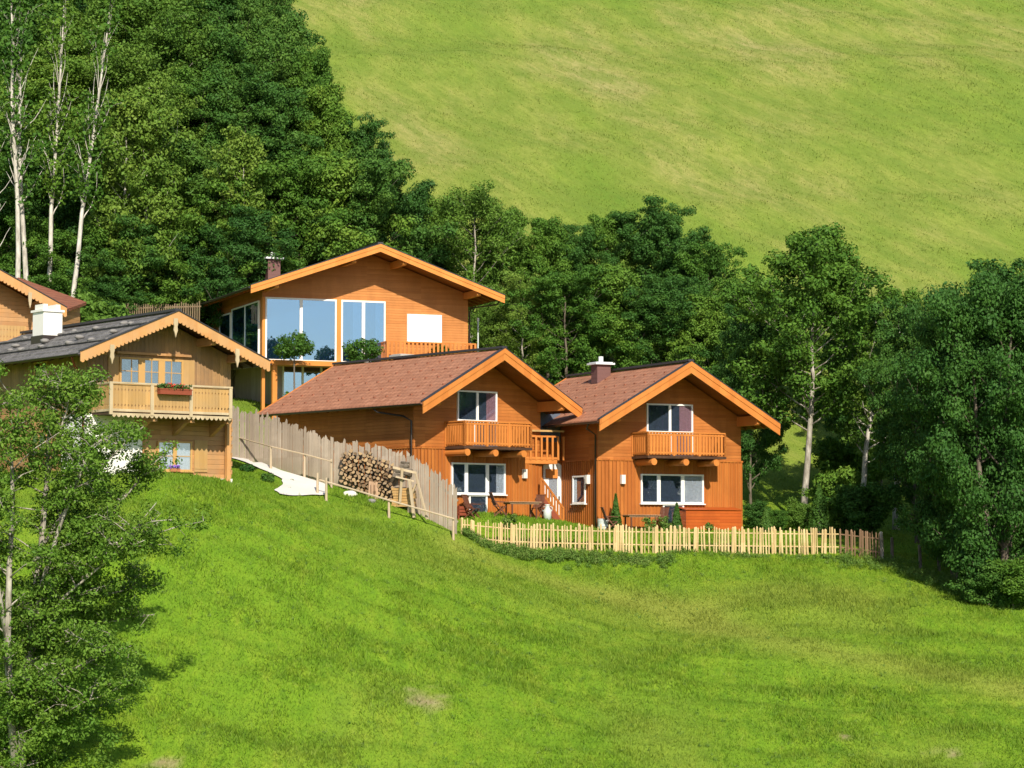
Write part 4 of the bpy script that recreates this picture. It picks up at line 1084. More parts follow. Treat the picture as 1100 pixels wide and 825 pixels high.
# long red wooden box
r=R.front(737,796.5,547,565,-.75); p=R.world((r[0]+r[1])/2,-.42,0); p.z=Hz(p.x,p.y)
root=empty('storage_box',p,R.a,'long low red-stained wooden box at the right end of the right chalet','wooden box'); hw=(r[1]-r[0])/2; z0=p.z-R.zb
m=MB(); m.box(-hw,hw,-.33,.33,-.2,r[3]-z0-.06); m.build('box',M['red_wood'],root)
m=MB(); m.prism([(-hw-.04,-.38,r[3]-z0-.055),(-hw-.04,.34,r[3]-z0+.06),(-hw-.04,.34,r[3]-z0+.10),(-hw-.04,-.38,r[3]-z0-.012)],(2*hw+.08,0,0)); m.build('lid',M['red_wood'],root)
# low red-brown crate by middle chalet
p=C.world(C.hit(497,548,1,-.5).x,-.45,0); p.z=Hz(p.x,p.y); root=empty('wooden_crate',p,C.a,'small red-brown crate beside the fence corner at the middle chalet','crate')
m=MB()
for k in range(3): m.box(-.4,.4,-.25,-.23,.04+k*.15,.16+k*.15); m.box(-.4,.4,.23,.25,.04+k*.15,.16+k*.15); m.box(-.4,-.38,-.23,.23,.04+k*.15,.16+k*.15); m.box(.38,.4,-.23,.23,.04+k*.15,.16+k*.15)
m.box(-.38,.38,-.23,.23,.02,.05)
m.build('slats',M['old_brown'],root)
m=MB()
for sx in(-.37,.37):
    for sy in(-.22,.22): m.box(sx-.03,sx+.03,sy-.03,sy+.03,-.2,.5)
m.build('corner_post',M['old_brown'],root)
# zinc bin
p=R.world(R.hit(648,560,1,-.5).x,-.5,0); p.z=Hz(p.x,p.y); root=empty('zinc_bin',p,0,'round pale zinc bin at the left front corner of the right chalet','bin')
m=MB(); m.tube([(0,0,-.1),(0,0,.5)],[.24,.27],16); m.build('bin',M['zinc'],root,False)
for z in(.15,.38,.49): 
    m=MB(); m.tube([(0,0,z-.012),(0,0,z+.012)],[.275,.275],16); m.build('hoop',M['zinc'],root)
# grey watering can-like pot with plant by the stair
p=C.world(C.hit(588,555,1,-1.4).x,-1.4,0); p.z=Hz(p.x,p.y); root=empty('metal_milk_churn',p,0,'grey metal churn on the grass near the wooden stair','churn')
m=MB(); m.tube([(0,0,-.05),(0,0,.42),(0,0,.55),(0,0,.66),(0,0,.70)],[.19,.19,.11,.11,.14],14); m.build('can',M['zinc'],root,True)
for s in(-1,1):
    m=MB(); m.tube([(s*.13,0,.60),(s*.24,0,.55),(s*.2,0,.38)],.02,6); m.build('handle',M['zinc'],root)
# ------------------------------------------------------------------ foliage
def leaf_quads(centers, normals, size, r, aspect=.6, droop=0.0):
    n=len(centers); a=r.normal(size=(n,3)); a[:,2]-=droop
    u=a-(a*normals).sum(1,keepdims=True)*normals; u/=np.linalg.norm(u,axis=1,keepdims=True)+1e-9
    v=np.cross(normals,u); s=size[:,None]
    V=np.stack([centers-u*s*.5, centers+v*s*aspect*.5-u*s*.05+normals*s*.06, centers+u*s*.5, centers-v*s*aspect*.5-u*s*.05+normals*s*.06],1).reshape(-1,3)
    F=np.arange(4*n).reshape(-1,4)
    return V,F
def leaf_mesh(name, clumps, per, ls, seed, mat, flat=.62, aspect=.6, upw=.5):
    """clumps: (x,y,z,r) -> many small leaves spread through each clump"""
    r=np.random.default_rng(seed); Cc=np.array(clumps); k=np.maximum(6,(per*(Cc[:,3]/Cc[:,3].mean())**2).astype(int))
    idx=np.repeat(np.arange(len(Cc)),k); n=len(idx)
    d=r.normal(size=(n,3)); d/=np.linalg.norm(d,axis=1,keepdims=True); rad=r.random(n)**.45
    off=d*rad[:,None]*Cc[idx,3][:,None]*np.array([1,1,flat])
    P=Cc[idx,:3]+off
    nrm=d*.75+np.array([0,0,upw*.7])+r.normal(size=(n,3))*.40; nrm/=np.linalg.norm(nrm,axis=1,keepdims=True)
    size=ls*r.uniform(.65,1.35,n); V,F=leaf_quads(P,nrm,size,r,aspect,.3)
    ct=r.random(len(Cc)); tint=np.clip(.55*ct[idx]+.45*r.random(n),0,1)
    return mesh_np(name,V,F,4,[mat],{'tint':np.repeat(tint,4)})
def tubes_mesh(name, tubes, mat):
    mb=MB()
    for pts,rad,n in tubes: mb.tube(pts,rad,n,cap=True)
    me=bpy.data.meshes.new(name); me.from_pydata(mb.v,[],mb.f); me.materials.append(mat); me.polygons.foreach_set('use_smooth',[True]*len(me.polygons)); me.update(); return me
def prof_round(t): return math.sqrt(max(0,1-((t-.42)/.60)**2)) if t>.42 else math.sqrt(max(0,1-((t-.42)/.75)**2))
def prof_tall(t): return (1-t)**.6*.95+.10 if t>.30 else .55+.45*t/.30
def skeleton(seed, Hh, Rr, base=.2, nl=26, stems=1, spread=.0, prof=prof_round, clr=.75, wig=.03, tr=.16, dens=1.0, lean=(0,0), up=.45, bare=0.0):
    r=random.Random(seed); tubes=[]; clumps=[]
    for s in range(stems):
        az=2*PI*s/max(1,stems)+r.uniform(-.5,.5); sp=spread*r.uniform(.5,1.1) if stems>1 else 0
        hs=Hh*(r.uniform(.78,1.0) if stems>1 else 1.0)
        stem=[]; n=9; ox,oy=(math.cos(az)*.25,math.sin(az)*.25) if stems>1 else (0,0)
        wx,wy=0,0
        for i in range(n+1):
            t=i/n; wx+=r.uniform(-wig,wig)*Hh*.35; wy+=r.uniform(-wig,wig)*Hh*.35
            stem.append(Vector((ox+math.cos(az)*sp*t**1.1+wx*(t>0)+lean[0]*t, oy+math.sin(az)*sp*t**1.1+wy*(t>0)+lean[1]*t, hs*.97*t-(.4 if i==0 else 0))))
        tubes.append((stem,[tr*(1-.9*(i/n))*(1.35 if i==0 else 1)+.012 for i in range(n+1)],8))
        nn=nl//stems+ (2 if stems>1 else 0)
        for k in range(nn):
            t=base+(1-base)*(k+r.random()*.9)/nn*.97; f=t*n; i=min(int(f),n-1); p=stem[i].lerp(stem[i+1],f-i)
            a=2.4*k+r.uniform(-.5,.5); L=Rr*prof((t-base)/(1-base))*r.uniform(.62,1.12)*(.72 if stems>1 else 1)
            if L<.25: L=.25
            el=up*(.5+.9*t)+r.uniform(-.2,.25); d=Vector((math.cos(a)*math.cos(el),math.sin(a)*math.cos(el),math.sin(el)))
            pts=[p]; q=p.copy(); m=4
            for j in range(m):
                d=(d+Vector((r.uniform(-.2,.2),r.uniform(-.2,.2),r.uniform(-.05,.22)))).normalized(); q=q+d*(L/m); pts.append(q.copy())
            rb=max(.018,tr*.42*(1-t*.8)); tubes.append((pts,[rb*(1-.8*j/m) for j in range(m+1)],5))
            if r.random()<bare: continue
            for j in range(1,m+1):
                if j<2 and L>1.6: continue
                clumps.append((*pts[j],clr*r.uniform(.65,1.15)))
                ns=int(round(2*dens)) if j<m else int(round(3*dens))
                for b in range(ns):
                    dd=(d+Vector((r.uniform(-1,1),r.uniform(-1,1),r.uniform(-.5,.7)))).normalized(); ll=L*r.uniform(.18,.38)+.2
                    e=pts[j]+dd*ll
                    if b%2==0: tubes.append(([pts[j],pts[j].lerp(e,.5)+Vector((0,0,.05)),e],[rb*.3,rb*.2,.008],4))
                    clumps.append((*e,clr*r.uniform(.55,1.1)))
        top=stem[-1]
        for b in range(4): clumps.append((top.x+r.uniform(-.4,.4),top.y+r.uniform(-.4,.4),top.z+r.uniform(-.6,.35),clr*r.uniform(.5,.9)))
    return tubes,clumps
class Kind:
    def __init__(s,name,trunk,crown,h):
        s.name=name; s.trunk=trunk; s.crown=crown
        q=np.empty(len(crown.vertices)*3,np.float32); crown.vertices.foreach_get('co',q); s.h=float(np.percentile(q[2::3],99.7))
def kind(name, seed, Hh, Rr, per, ls, leafm, barkm='bark', flat=.62, aspect=.6, **kw):
    tb,cl=skeleton(seed,Hh,Rr,**kw)
    return Kind(name,tubes_mesh('trunk',tb,M[barkm]),leaf_mesh('crown',cl,per,ls,seed+100,M[leafm],flat,aspect),Hh)
K={}
# dense broadleaf kinds (12 m nominal)
for i in range(4): K['broad%d'%i]=kind('broadleaf_tree',20+i,12,4.2,165,.172,'leaf',base=.10,nl=34,clr=.66,dens=1.15,prof=prof_round if i%2 else prof_tall)
for i in range(3): K['deep%d'%i]=kind('broadleaf_tree',40+i,12,4.4,170,.17,'leaf_deep',base=.08,nl=36,clr=.68,dens=1.15,prof=prof_round)
for i in range(2): K['light%d'%i]=kind('broadleaf_tree',50+i,12,3.6,100,.165,'leaf_light',barkm='bark_pale',base=.2,nl=28,clr=.75)
for i in range(2): K['tall%d'%i]=kind('slender_tree',60+i,15,2.4,50,.20,'leaf_light',barkm='birch',base=.30,nl=28,clr=.62,prof=prof_round,wig=.025,tr=.15)
K['walnut']=kind('broadleaf_tree',71,13,3.5,115,.17,'leaf',barkm='bark_pale',base=.32,nl=40,clr=.66,tr=.16,up=.5,wig=.035)
for i in range(2): K['thin%d'%i]=kind('slender_tree',80+i,10,1.9,26,.18,'leaf_light',barkm='birch',base=.30,nl=26,clr=.5,wig=.035,tr=.15,bare=.4)
for i in range(3): K['bare%d'%i]=kind('slender_tree',90+i,22,2.3,14,.22,'leaf',barkm='birch',base=.42,nl=30,clr=.55,wig=.016,tr=.15,bare=.55,up=1.15)
K['bigright']=kind('broadleaf_tree',75,13,5.0,165,.150,'leaf_deep',base=.03,nl=54,clr=.78,stems=3,spread=1.6,tr=.2)
for i in range(4): K['wood%d'%i]=kind('broadleaf_tree',120+i,20,5.0,150,.192,'leaf' if i%2 else 'leaf_deep',base=.10,nl=66,clr=.74,dens=1.1,tr=.24,prof=prof_tall if i<2 else prof_round)
for i in range(2): K['woodlight%d'%i]=kind('broadleaf_tree',130+i,20,4.6,100,.185,'leaf_light',barkm='bark_pale',base=.22,nl=50,clr=.85,tr=.22,prof=prof_round)
WOODK=['wood0','wood1','wood2','wood3']
def bush_kind(seed,leafm,ls=.20,per=70): 
    tb,cl=skeleton(seed,3,1.9,base=.05,nl=22,clr=.62,prof=prof_round,tr=.05); return Kind('shrub',tubes_mesh('stem',tb,M['bark']),leaf_mesh('foliage',cl,per,ls,seed+9,M[leafm]),3)
for i in range(2): K['bush%d'%i]=bush_kind(110+i,'leaf')
K['bushlight']=bush_kind(115,'leaf_light')
K['bushdeep']=bush_kind(116,'leaf_deep')
def tree(kind, px, Y, top, label, cat='tree', group=None, wide=1.0, rz=None, zoff=0.0, name=None, x=None, tilt=(0,0)):
    xw=at(px,450,Y).x
    hh=at(px,top,Y).z-Hz(xw,Y)
    if hh>15 and kind[:5] in('broad','deep0','deep1','deep2'): kind=WOODK[(int(px)+int(Y))%4]
    if hh>15 and kind[:5]=='light': kind='woodlight%d'%(int(px)%2)
    k=K[kind]; zb=Hz(xw,Y)+zoff; zt=at(px,top,Y).z; s=(zt-zb)/k.h
    if rz is None: rz=random.uniform(0,2*PI)
    root=empty(name or k.name,(xw,Y,zb),rz,label,cat,group); root.rotation_euler=(tilt[0],tilt[1],rz)
    root.scale=(s*wide,s*wide,s)
    a='trunk' if k.name!='shrub' else 'stem'; b='crown' if k.name!='shrub' else 'foliage'
    link(bpy.data.objects.new(a,k.trunk),root); link(bpy.data.objects.new(b,k.crown),root)
    return root
random.seed(21)
WOOD='trees of the wood on the left slope'
LW='dark leafy tree among the close-set trees of the wood behind the roofs'
# wood on the left: back rows first
for (px,Y,top,k,w) in [(10,168,-60,'broad0',1),(60,170,-70,'deep0',1),(110,172,-55,'broad1',1),(160,168,-60,'light0',1.1),(210,170,-50,'deep1',1),(252,170,-30,'broad2',1),
        (280,166,0,'deep2',.75),(30,158,-20,'broad3',1),(90,156,10,'light1',1.1),(140,157,-10,'light1',1.1),(185,158,-5,'light0',1),(225,157,20,'broad2',1),(268,158,38,'deep0',.95),(300,160,22,'deep1',.75),
        (327,158,55,'broad0',.7),(55,148,70,'broad2',1),(115,147,55,'light0',1.0),(165,147,70,'light1',1),(215,148,85,'deep2',1),(262,148,80,'broad1',1),(298,150,95,'deep0',.9),(343,150,98,'broad3',.85),
        (376,150,128,'deep1',.8),(20,143,150,'broad1',1),(75,142,165,'deep1',1),(125,141,160,'broad0',1),(175,141,165,'broad2',1),(222,142,155,'deep0',1),(268,142,170,'broad3',1),(312,143,172,'broad1',1),
        (358,143,165,'broad0',1),(398,144,160,'deep2',.9),(426,147,178,'deep0',.85),(448,150,212,'broad2',.7),(40,138,235,'broad0',1.1),(98,137,240,'broad3',1.1),(150,137,235,'deep2',1.1),(200,138,232,'broad1',1.1),(250,138,228,'deep1',1.1)]:
    lab=LW
    if (px,Y)==(280,166): lab='top-edge tree of the wood where it meets the bright meadow at the upper picture edge'
    if (px,Y)==(327,158): lab='tree on the sloping outer edge of the wood beside the open meadow'
    if (px,Y)==(376,150): lab='second tree down the outer edge of the wood beside the meadow'
    if (px,Y)==(448,150): lab='lowest and rightmost tree of the wood, just above the modern house roof'
    tree(k,px,Y,top,lab,'tree',WOOD,w)
# pale bare-stemmed trees at the far left
for (px,Y,top,k,lab,tl) in [(22,134,-70,'bare0','tall pale grey trunk nearest the left picture edge, forking into thin bare branches',(0,-.02)),
        (36,134.6,-60,'bare1','slim pale trunk close behind the forked bare tree at the left edge',(0,-.05)),
        (64,133,-40,'bare2','pale leaning trunk standing alone right of the paired bare trees',(0,.10)),
        (46,135.5,-40,'bare2','second slim pale trunk rising between the forked tree and the leaning one',(0,.02)),
        (4,133.5,60,'bare1','short crooked pale trunk cut by the left picture edge',(0,-.05))]:
    tree(k,px,Y,top,lab,'tree',None,1.0,0.6,tilt=tl)
for (px,Y,top,k,lab) in [(127,136.5,95,'tall0','slender pale-stemmed tree showing its trunk in the left part of the wood'),(154,136.8,85,'tall1','slender tree with upright grey trunk in the middle of the wood'),(262,139,140,'tall1','slender grey-stemmed tree low in the right part of the wood')]:
    tree(k,px,Y,top,lab,'tree',None,.9)
# understorey along the foot of the wood
for (px,Y,top,k,w) in [(66,134,296,'broad1',1.3),(104,135,300,'deep1',1.3),(140,136,302,'broad2',1.3),(176,138,300,'broad0',1.3),(212,140,292,'deep2',1.3),(246,142,275,'broad3',1.2),(280,144,255,'deep0',1.1)]:
    tree(k,px,Y,top,'low bushy tree at the foot of the wood just above the roof line','tree','low trees at the foot of the wood',w)
tree('bushlight',86,128,318,'bright yellow-green shrub beside the rust-brown roof','shrub',None,1.0)
# trees behind the chalets
G2='trees behind the chalets'
for (px,Y,top,k,w,lab) in [
    (505,146,200,'light1',.95,'pale olive tree rising right behind the modern house roof'),
    (478,150,215,'broad1',.8,'tree squeezed between the wood and the pale olive tree'),
    (540,147,225,'broad0',.75,'narrow green tree right of the pale olive tree'),
    (590,146,236,'broad2',.9,'rounded tree left of the highest crown behind the chalets'),
    (625,148,244,'deep1',.85,'small dark tree between two rounded crowns behind the chalets'),
    (650,150,228,'broad3',.85,'tree close left of the highest dark crown behind the chalets'),
    (690,149,218,'deep2',.95,'highest dark crown in the group behind the chalets'),
    (730,147,232,'deep0',.85,'dark crown just right of the highest one behind the chalets'),
    (765,145,262,'broad1',.9,'rounded tree at the right end of the group behind the chalets'),
    (560,138,292,'light0',.9,'lighter tree low behind the ridge of the middle chalet'),
    (610,138,290,'broad3',1.1,'broad bushy tree above the ridge of the right chalet chimney'),
    (660,138,285,'broad0',1.1,'broad bushy tree straight above the right chalet chimney cap'),
    (715,138,300,'deep1',1.1,'dark bushy tree above the ridge of the right chalet'),
    (760,137,318,'broad2',1.0,'bushy tree above the right-hand roof slope of the right chalet'),
    (532,140,318,'light1',1.0,'light green low tree beside the right wall of the modern house'),
    (800,142,300,'walnut',1.15,'shaded tree left of the tall pale-trunked tree'),
    (838,143,310,'walnut',1.0,'shaded tree filling the gap behind the tall pale-trunked tree'),
    (806,127,335,'deep1',.6,'dark tree close behind the right wall of the right chalet'),
    (893,144,322,'broad1',.8,'dim tree between the pale-trunked tree and the thin birches')]:
    tree(k,px,Y,top,lab,'tree' if 1 else '',G2,w)
tree('walnut',861,124,243,'tall tree with thick pale bare trunk and leafy top right of the right chalet','tree',None,1.05,1.1)
tree('thin0',921,126,322,'thin pale-stemmed tree left of its twin between the pale-trunked tree and the big right tree','tree','thin birches on the right',1.0,.3,tilt=(0,.08))
tree('thin1',962,126,328,'thin pale-stemmed tree nearest the big dark tree at the right','tree','thin birches on the right',1.0,2.0,tilt=(0,-.04))
for (px,Y,top,k,w,lab) in [(1026,107.5,318,'bigright',.60,'large dark tree forming the left flank of the right-hand grove'),(1072,103.5,300,'bigright',.74,'large dark multi-stemmed tree nearest the camera in the right-hand grove'),
    (1105,112,285,'deep1',1.05,'dark tree cut by the right picture edge'),(984,117,326,'deep2',.72,'rounded tree between the right birch and the big grove'),(1000,124,345,'broad0',.6,'mid-green tree behind the left flank of the right-hand grove'),(930,138,312,'deep0',.85,'shaded tree behind the thinner left birch'),(972,136,312,'broad2',.9,'shaded tree behind the right birch'),(1045,124,325,'deep2',1.0,'dark tree behind the right-hand grove'),(1160,110,290,'bigright',.9,'dark tree mostly outside the right picture edge'),
    (945,135,440,'broad2',1.0,'low bushy tree under the thin birches'),(908,133,470,'bush0',1.0,'bushy green thicket behind the end of the picket fence')]:
    tree(k,px,Y,top,lab,'tree','trees of the right-hand grove',w)
for (px,Y,top,k,w,lab) in [(812,118,538,'bushdeep',1.0,'dark shrub at the right wall of the right chalet'),(834,117,548,'bush0',1.0,'low green shrub behind the picket fence right of the chalet'),(856,118,536,'bushlight',.9,'yellowish shrub behind the picket fence'),
    (902,120,505,'bush1',1.0,'tall green shrub behind the dark end of the picket fence'),(925,118,520,'bushdeep',1.2,'dark shrub above the shaded end of the picket fence'),(1045,113,560,'bush0',1.3,'shrub at the foot of the grove trunks'),(1060,102.6,604,'bushdeep',1.3,'low dark shrub at the foot of the multi-stemmed tree nearest the camera'),(1086,102.2,600,'bush0',1.2,'green shrub in front of the last boundary post at the right'),(1092,110,570,'bushdeep',1.2,'dark shrub at the right picture edge under the trees')]:
    tree(k,px,Y,top,lab,'shrub','shrubs behind the picket fence',w)
# conifers
def conifer(name,px,S,yl,top,label,h=None,wide=.3,Y=None):
    if S is not None: p=ground_at(S,px,yl)
    else: p=Vector((at(px,550,Y).x,Y,0))
    p.z=Hz(p.x,p.y); hh=at(px,top,p.y).z-p.z; r=np.random.default_rng(int(px)); root=empty(name,p,0,label,'conifer')
    m=MB(); m.tube([(0,0,-.2),(0,0,hh*.95)],[.05,.01],6); m.build('trunk',M['bark'],root)
    n=int(1500*max(1,hh/2)); t=r.random(n)**.8; a=r.random(n)*2*PI; rr=hh*wide*(1-t)**.85*(.55+.5*r.random(n))*np.minimum(1,.55+t*4)
    P=np.stack([rr*np.cos(a),rr*np.sin(a),t*hh*.98+.03],1); nr=np.stack([np.cos(a),np.sin(a),np.full(n,.35)],1)+r.normal(size=(n,3))*.45; nr/=np.linalg.norm(nr,axis=1,keepdims=True)
    V,F=leaf_quads(P,nr,.13*r.uniform(.7,1.4,n),r,.45,-1.2)
    link(bpy.data.objects.new('crown',mesh_np('crown',V,F,4,[M['needle']],{'tint':np.repeat(r.random(n),4)})),root)
conifer('thuja',661.5,R,-1.0,531,'slim bright green thuja left of the table at the right chalet',wide=.2)
conifer('thuja',727,R,-1.3,541,'small green thuja in front of the terrace door of the right chalet',wide=.24)
conifer('spruce_sapling',880,None,0,520,'young bright green conifer behind the picket fence',Y=116,wide=.3)
conifer('spruce_sapling',823,None,0,545,'very small conifer close to the right wall of the right chalet',Y=116,wide=.35)
# clipped balls on the deck of the modern house, small shrubs
def ball_tree(px0,px1,py0,py1,yl,stem_to,label,S=B,name='topiary_tree',mat='leaf_topiary',n=2600,ls=.15):
    c=S.hit((px0+px1)/2,(py0+py1)/2,1,yl); w=S.world(c.x,yl,c.z); rx=(px1-px0)/2/FOC*w.y; rz=(py1-py0)/2/FOC*w.y
    root=empty(name,(w.x,w.y,stem_to),0,label,'shrub'); r=np.random.default_rng(int(px0)); cz=w.z-stem_to
    m=MB(); m.tube([(0,0,-.05),(.02,0,cz*.5),(0,0,cz)],[.06,.05,.03],7)
    for k in range(5): m.tube([(0,0,cz-rz*.7),(math.cos(k*1.3)*rx*.7,math.sin(k*1.3)*rx*.7,cz+rz*.3*math.sin(k))],[.03,.01],5)
    m.build('stem',M['bark'],root)
    cl=[]
    for k in range(40):
        d=r.normal(size=3); d/=np.linalg.norm(d); q=.55+.3*r.random(); cl.append((d[0]*rx*q,d[1]*rx*q,cz+d[2]*rz*q,rx*.34*r.uniform(.7,1.2)))
    link(bpy.data.objects.new('foliage',leaf_mesh('foliage',cl,n//40,ls,int(px0)+3,M[mat],.8)),root)
    return root
zdk=B.zb+zd
def pot(px,yl,S,zb,label,r=.28,h=.42):
    c=S.hit(px,390,1,yl); w=S.world(c.x,yl,0); root=empty('plant_pot',(w.x,w.y,zb),0,label,'pot'); m=MB(); m.tube([(0,0,0),(0,0,h-.06),(0,0,h-.06),(0,0,h)],[r*.75,r*.95,r*1.08,r*1.08],16); m.build('pot',M['terracotta'],root)
    m=MB(); m.tube([(0,0,h),(0,0,h+.01)],[r*.95,r*.95],16); m.build('soil',M['soil'],root)
lowz=Hz(*B.world(B.hit(316,400,1,-2.6).x,-2.6,0)[:2])
ball_tree(293.5,338.5,356,387,-2.6,lowz,'ball-headed little tree on a bare stem in front of the largest glass pane')
ball_tree(368,412.5,363,391,-2.6,Hz(*B.world(B.hit(390,400,1,-2.6).x,-2.6,0)[:2]),'rounded green bush in front of the right-hand glass panes of the modern house')
ball_tree(460,484,372.5,382,-.5,zdk,'small low green plant behind the railing of the modern house',name='potted_plant',n=700)
ball_tree(304,322,421,434,-2.9,Hz(*B.world(B.hit(312,425,1,-2.9).x,-2.9,0)[:2]),'small bush below the ball-headed tree, above the long brown roof',name='shrub',n=800)
def lawn_bush(px,py,r,label,seed,mat='leaf'):
    p=ground_hit(px,py,Y0=98,Y1=118); root=empty('shrub',p,0,label,'shrub'); rr=random.Random(seed); 
    m=MB()
    for k in range(6): m.tube([(0,0,-.1),(math.cos(k)*r*.5,math.sin(k)*r*.5,r*.8)],[.025,.01],5)
    m.build('stem',M['bark'],root)
    cl=[(rr.uniform(-.7,.7)*r,rr.uniform(-.6,.6)*r,r*rr.uniform(.25,.95),r*.4) for k in range(16)]
    link(bpy.data.objects.new('foliage',leaf_mesh('foliage',cl,60,.10,seed,M[mat],.8)),root)
lawn_bush(288,518,.34,'small dark bush on the lawn beside the widest part of the white path',1,'leaf_deep')
lawn_bush(265,507,.30,'small dark bush near the farmhouse corner, upper one of two by the path',2,'leaf_deep')
lawn_bush(381,524,.26,'small green bush at the left foot of the firewood stack',3)
for k,(px,pl_,r,lab) in enumerate([(546,-2.6,.42,'leafy plant in front of the reclining chair at the middle chalet'),(698,-1.9,.4,'flowering plant in front of the table at the right chalet'),(714,-1.7,.36,'green plant between the table and the small thuja'),(762,-1.6,.22,'low plant in front of the red wooden box')]):
    S=C if k==0 else R; p=ground_at(S,px,pl_); p.z=Hz(p.x,p.y); root=empty('garden_plant',p,0,lab,'plant'); rr=random.Random(k+60)
    m=MB()
    for j in range(8): m.tube([(0,0,-.1),(rr.uniform(-.5,.5)*r,rr.uniform(-.5,.5)*r,r*1.5)],[.012,.006],4)
    m.build('stem',M['geranium'],root)
    cl=[(rr.uniform(-.7,.7)*r,rr.uniform(-.6,.6)*r,r*rr.uniform(.2,1.6),r*.35) for j in range(18)]
    link(bpy.data.objects.new('foliage',leaf_mesh('foliage',cl,34,.09,k+70,M['leaf_weed'],.8)),root)
# garden chairs' pole and lamp post by the modern house
p=at(513.5,384,133); root=empty('garden_post',(p.x,p.y,Hz(p.x,p.y)),0,'slim pale metal post right of the modern house deck','post')
m=MB(); zt=at(513.5,345,133).z-Hz(p.x,p.y); m.tube([(0,0,-.3),(0,0,zt)],.04,8); m.build('pole',M['zinc'],root); m=MB(); m.tube([(0,0,zt),(0,0,zt+.18)],[.075,.06],8); m.build('head',M['lamp'],root)

# ------------------------------------------------------------------ the loose ash tree in the left foreground: several stems, open crown
def foreground_tree():
    Yb=80.5; p=ground_hit(22,838,Y0=72,Y1=90); root=empty('ash_tree',p,0,'open multi-stemmed ash tree in the left foreground reaching up to the farmhouse','tree')
    r=random.Random(77); Yb=p.y; tubes=[]; clumps=[]
    def P(px,py,dy): return at(px,py,Yb+dy)-p
    stems=[([(20,842,0),(22,780,0),(30,720,.2),(36,655,.5),(44,590,.6),(50,520,.7),(53,455,.6),(52,405,.5)],.19),
           ([(18,842,0),(12,770,-.5),(8,690,-.9),(10,610,-1.1),(14,540,-1.0),(12,480,-.8),(22,430,-.7)],.15),
           ([(34,690,.2),(46,625,-.3),(66,560,-.8),(86,510,-1.0),(98,480,-1.0)],.10),
           ([(30,720,.2),(34,660,1.0),(64,606,1.6),(104,566,1.9),(138,530,2.0),(160,500,2.0)],.09),
           ([(8,690,-.9),(-6,610,-1.2),(-20,540,-1.3),(-30,470,-1.2)],.09),
           ([(66,606,1.6),(100,604,1.0),(140,588,.6),(175,570,.4)],.05),
           ([(36,655,.5),(70,640,1.4),(110,640,2.0),(150,630,2.3)],.06),
           ([(22,780,0),(50,742,-1.0),(85,715,-1.4),(120,700,-1.5)],.06),
           ([(14,800,0),(40,790,1.0),(70,775,1.5),(100,765,1.7)],.05),([(30,720,.2),(62,690,1.2),(100,672,1.8),(148,662,2.0)],.06),([(22,780,0),(60,770,-.6),(95,752,-1.0),(132,742,-1.2)],.05),([(34,690,.2),(70,640,-.6),(118,600,-.8),(168,540,-.6)],.06),([(44,590,.6),(74,540,.9),(110,500,1.2),(140,470,1.2)],.06),([(50,520,.7),(62,470,.3),(72,440,.2),(76,418,.2)],.05)]
    for pts,tr in stems:
        V=[P(*q) for q in pts]; n=len(V)-1
        tubes.append((V,[tr*(1-.82*i/n) for i in range(n+1)],8))
        for i in range(1,n+1):
            for k in range(6 if tr>.1 else 7):
                b=V[i-1].lerp(V[i],r.random())
                if i<=2 and tr>.1 and r.random()<.35: continue
                a=r.uniform(0,2*PI); el=r.uniform(.0,.7); L=r.uniform(.7,2.0)*(1.0 if tr>.1 else .75); d=Vector((math.cos(a)*math.cos(el),math.sin(a)*math.cos(el),math.sin(el)))
                e=b+d*L+Vector((0,0,.1)); mdl=b.lerp(e,.5)+Vector((r.uniform(-.1,.1),r.uniform(-.1,.1),.05)); rb=.03
                tubes.append(([b,mdl,e],[rb,rb*.6,.008],5))
                if r.random()<.10: continue
                for j in range(6):
                    q=b.lerp(e,r.uniform(.35,1.05)); dd=Vector((r.uniform(-1,1),r.uniform(-1,1),r.uniform(-.5,.8))).normalized()*r.uniform(.15,.6)
                    c=q+dd; tubes.append(([q,c],[.012,.005],4)); clumps.append((*c,r.uniform(.22,.50)))
    link(bpy.data.objects.new('trunk',tubes_mesh('trunk',tubes,M['bark_pale'])),root)
    for k in range(16):
        q=P(r.gauss(25,28),r.uniform(410,520),r.uniform(-2,1.5)); clumps.append((*q,r.uniform(.25,.5)))
    for k in range(80):
        q=P(r.uniform(-20,120),r.uniform(690,830),r.uniform(-2,1.5)); clumps.append((*q,r.uniform(.25,.5)))
    link(bpy.data.objects.new('crown',leaf_mesh('crown',clumps,52,.122,5,M['leaf_fore'],.6,.5,.6)),root)
    print('fore clumps',len(clumps))
foreground_tree()
tree('bushdeep',70,77,808,'dark low shrub at the foot of the foreground ash tree','shrub','shrubs in the lower left corner',1.2)
tree('bush0',5,77.5,790,'shrub against the trunk of the foreground ash at the lower left corner','shrub','shrubs in the lower left corner',1.3)
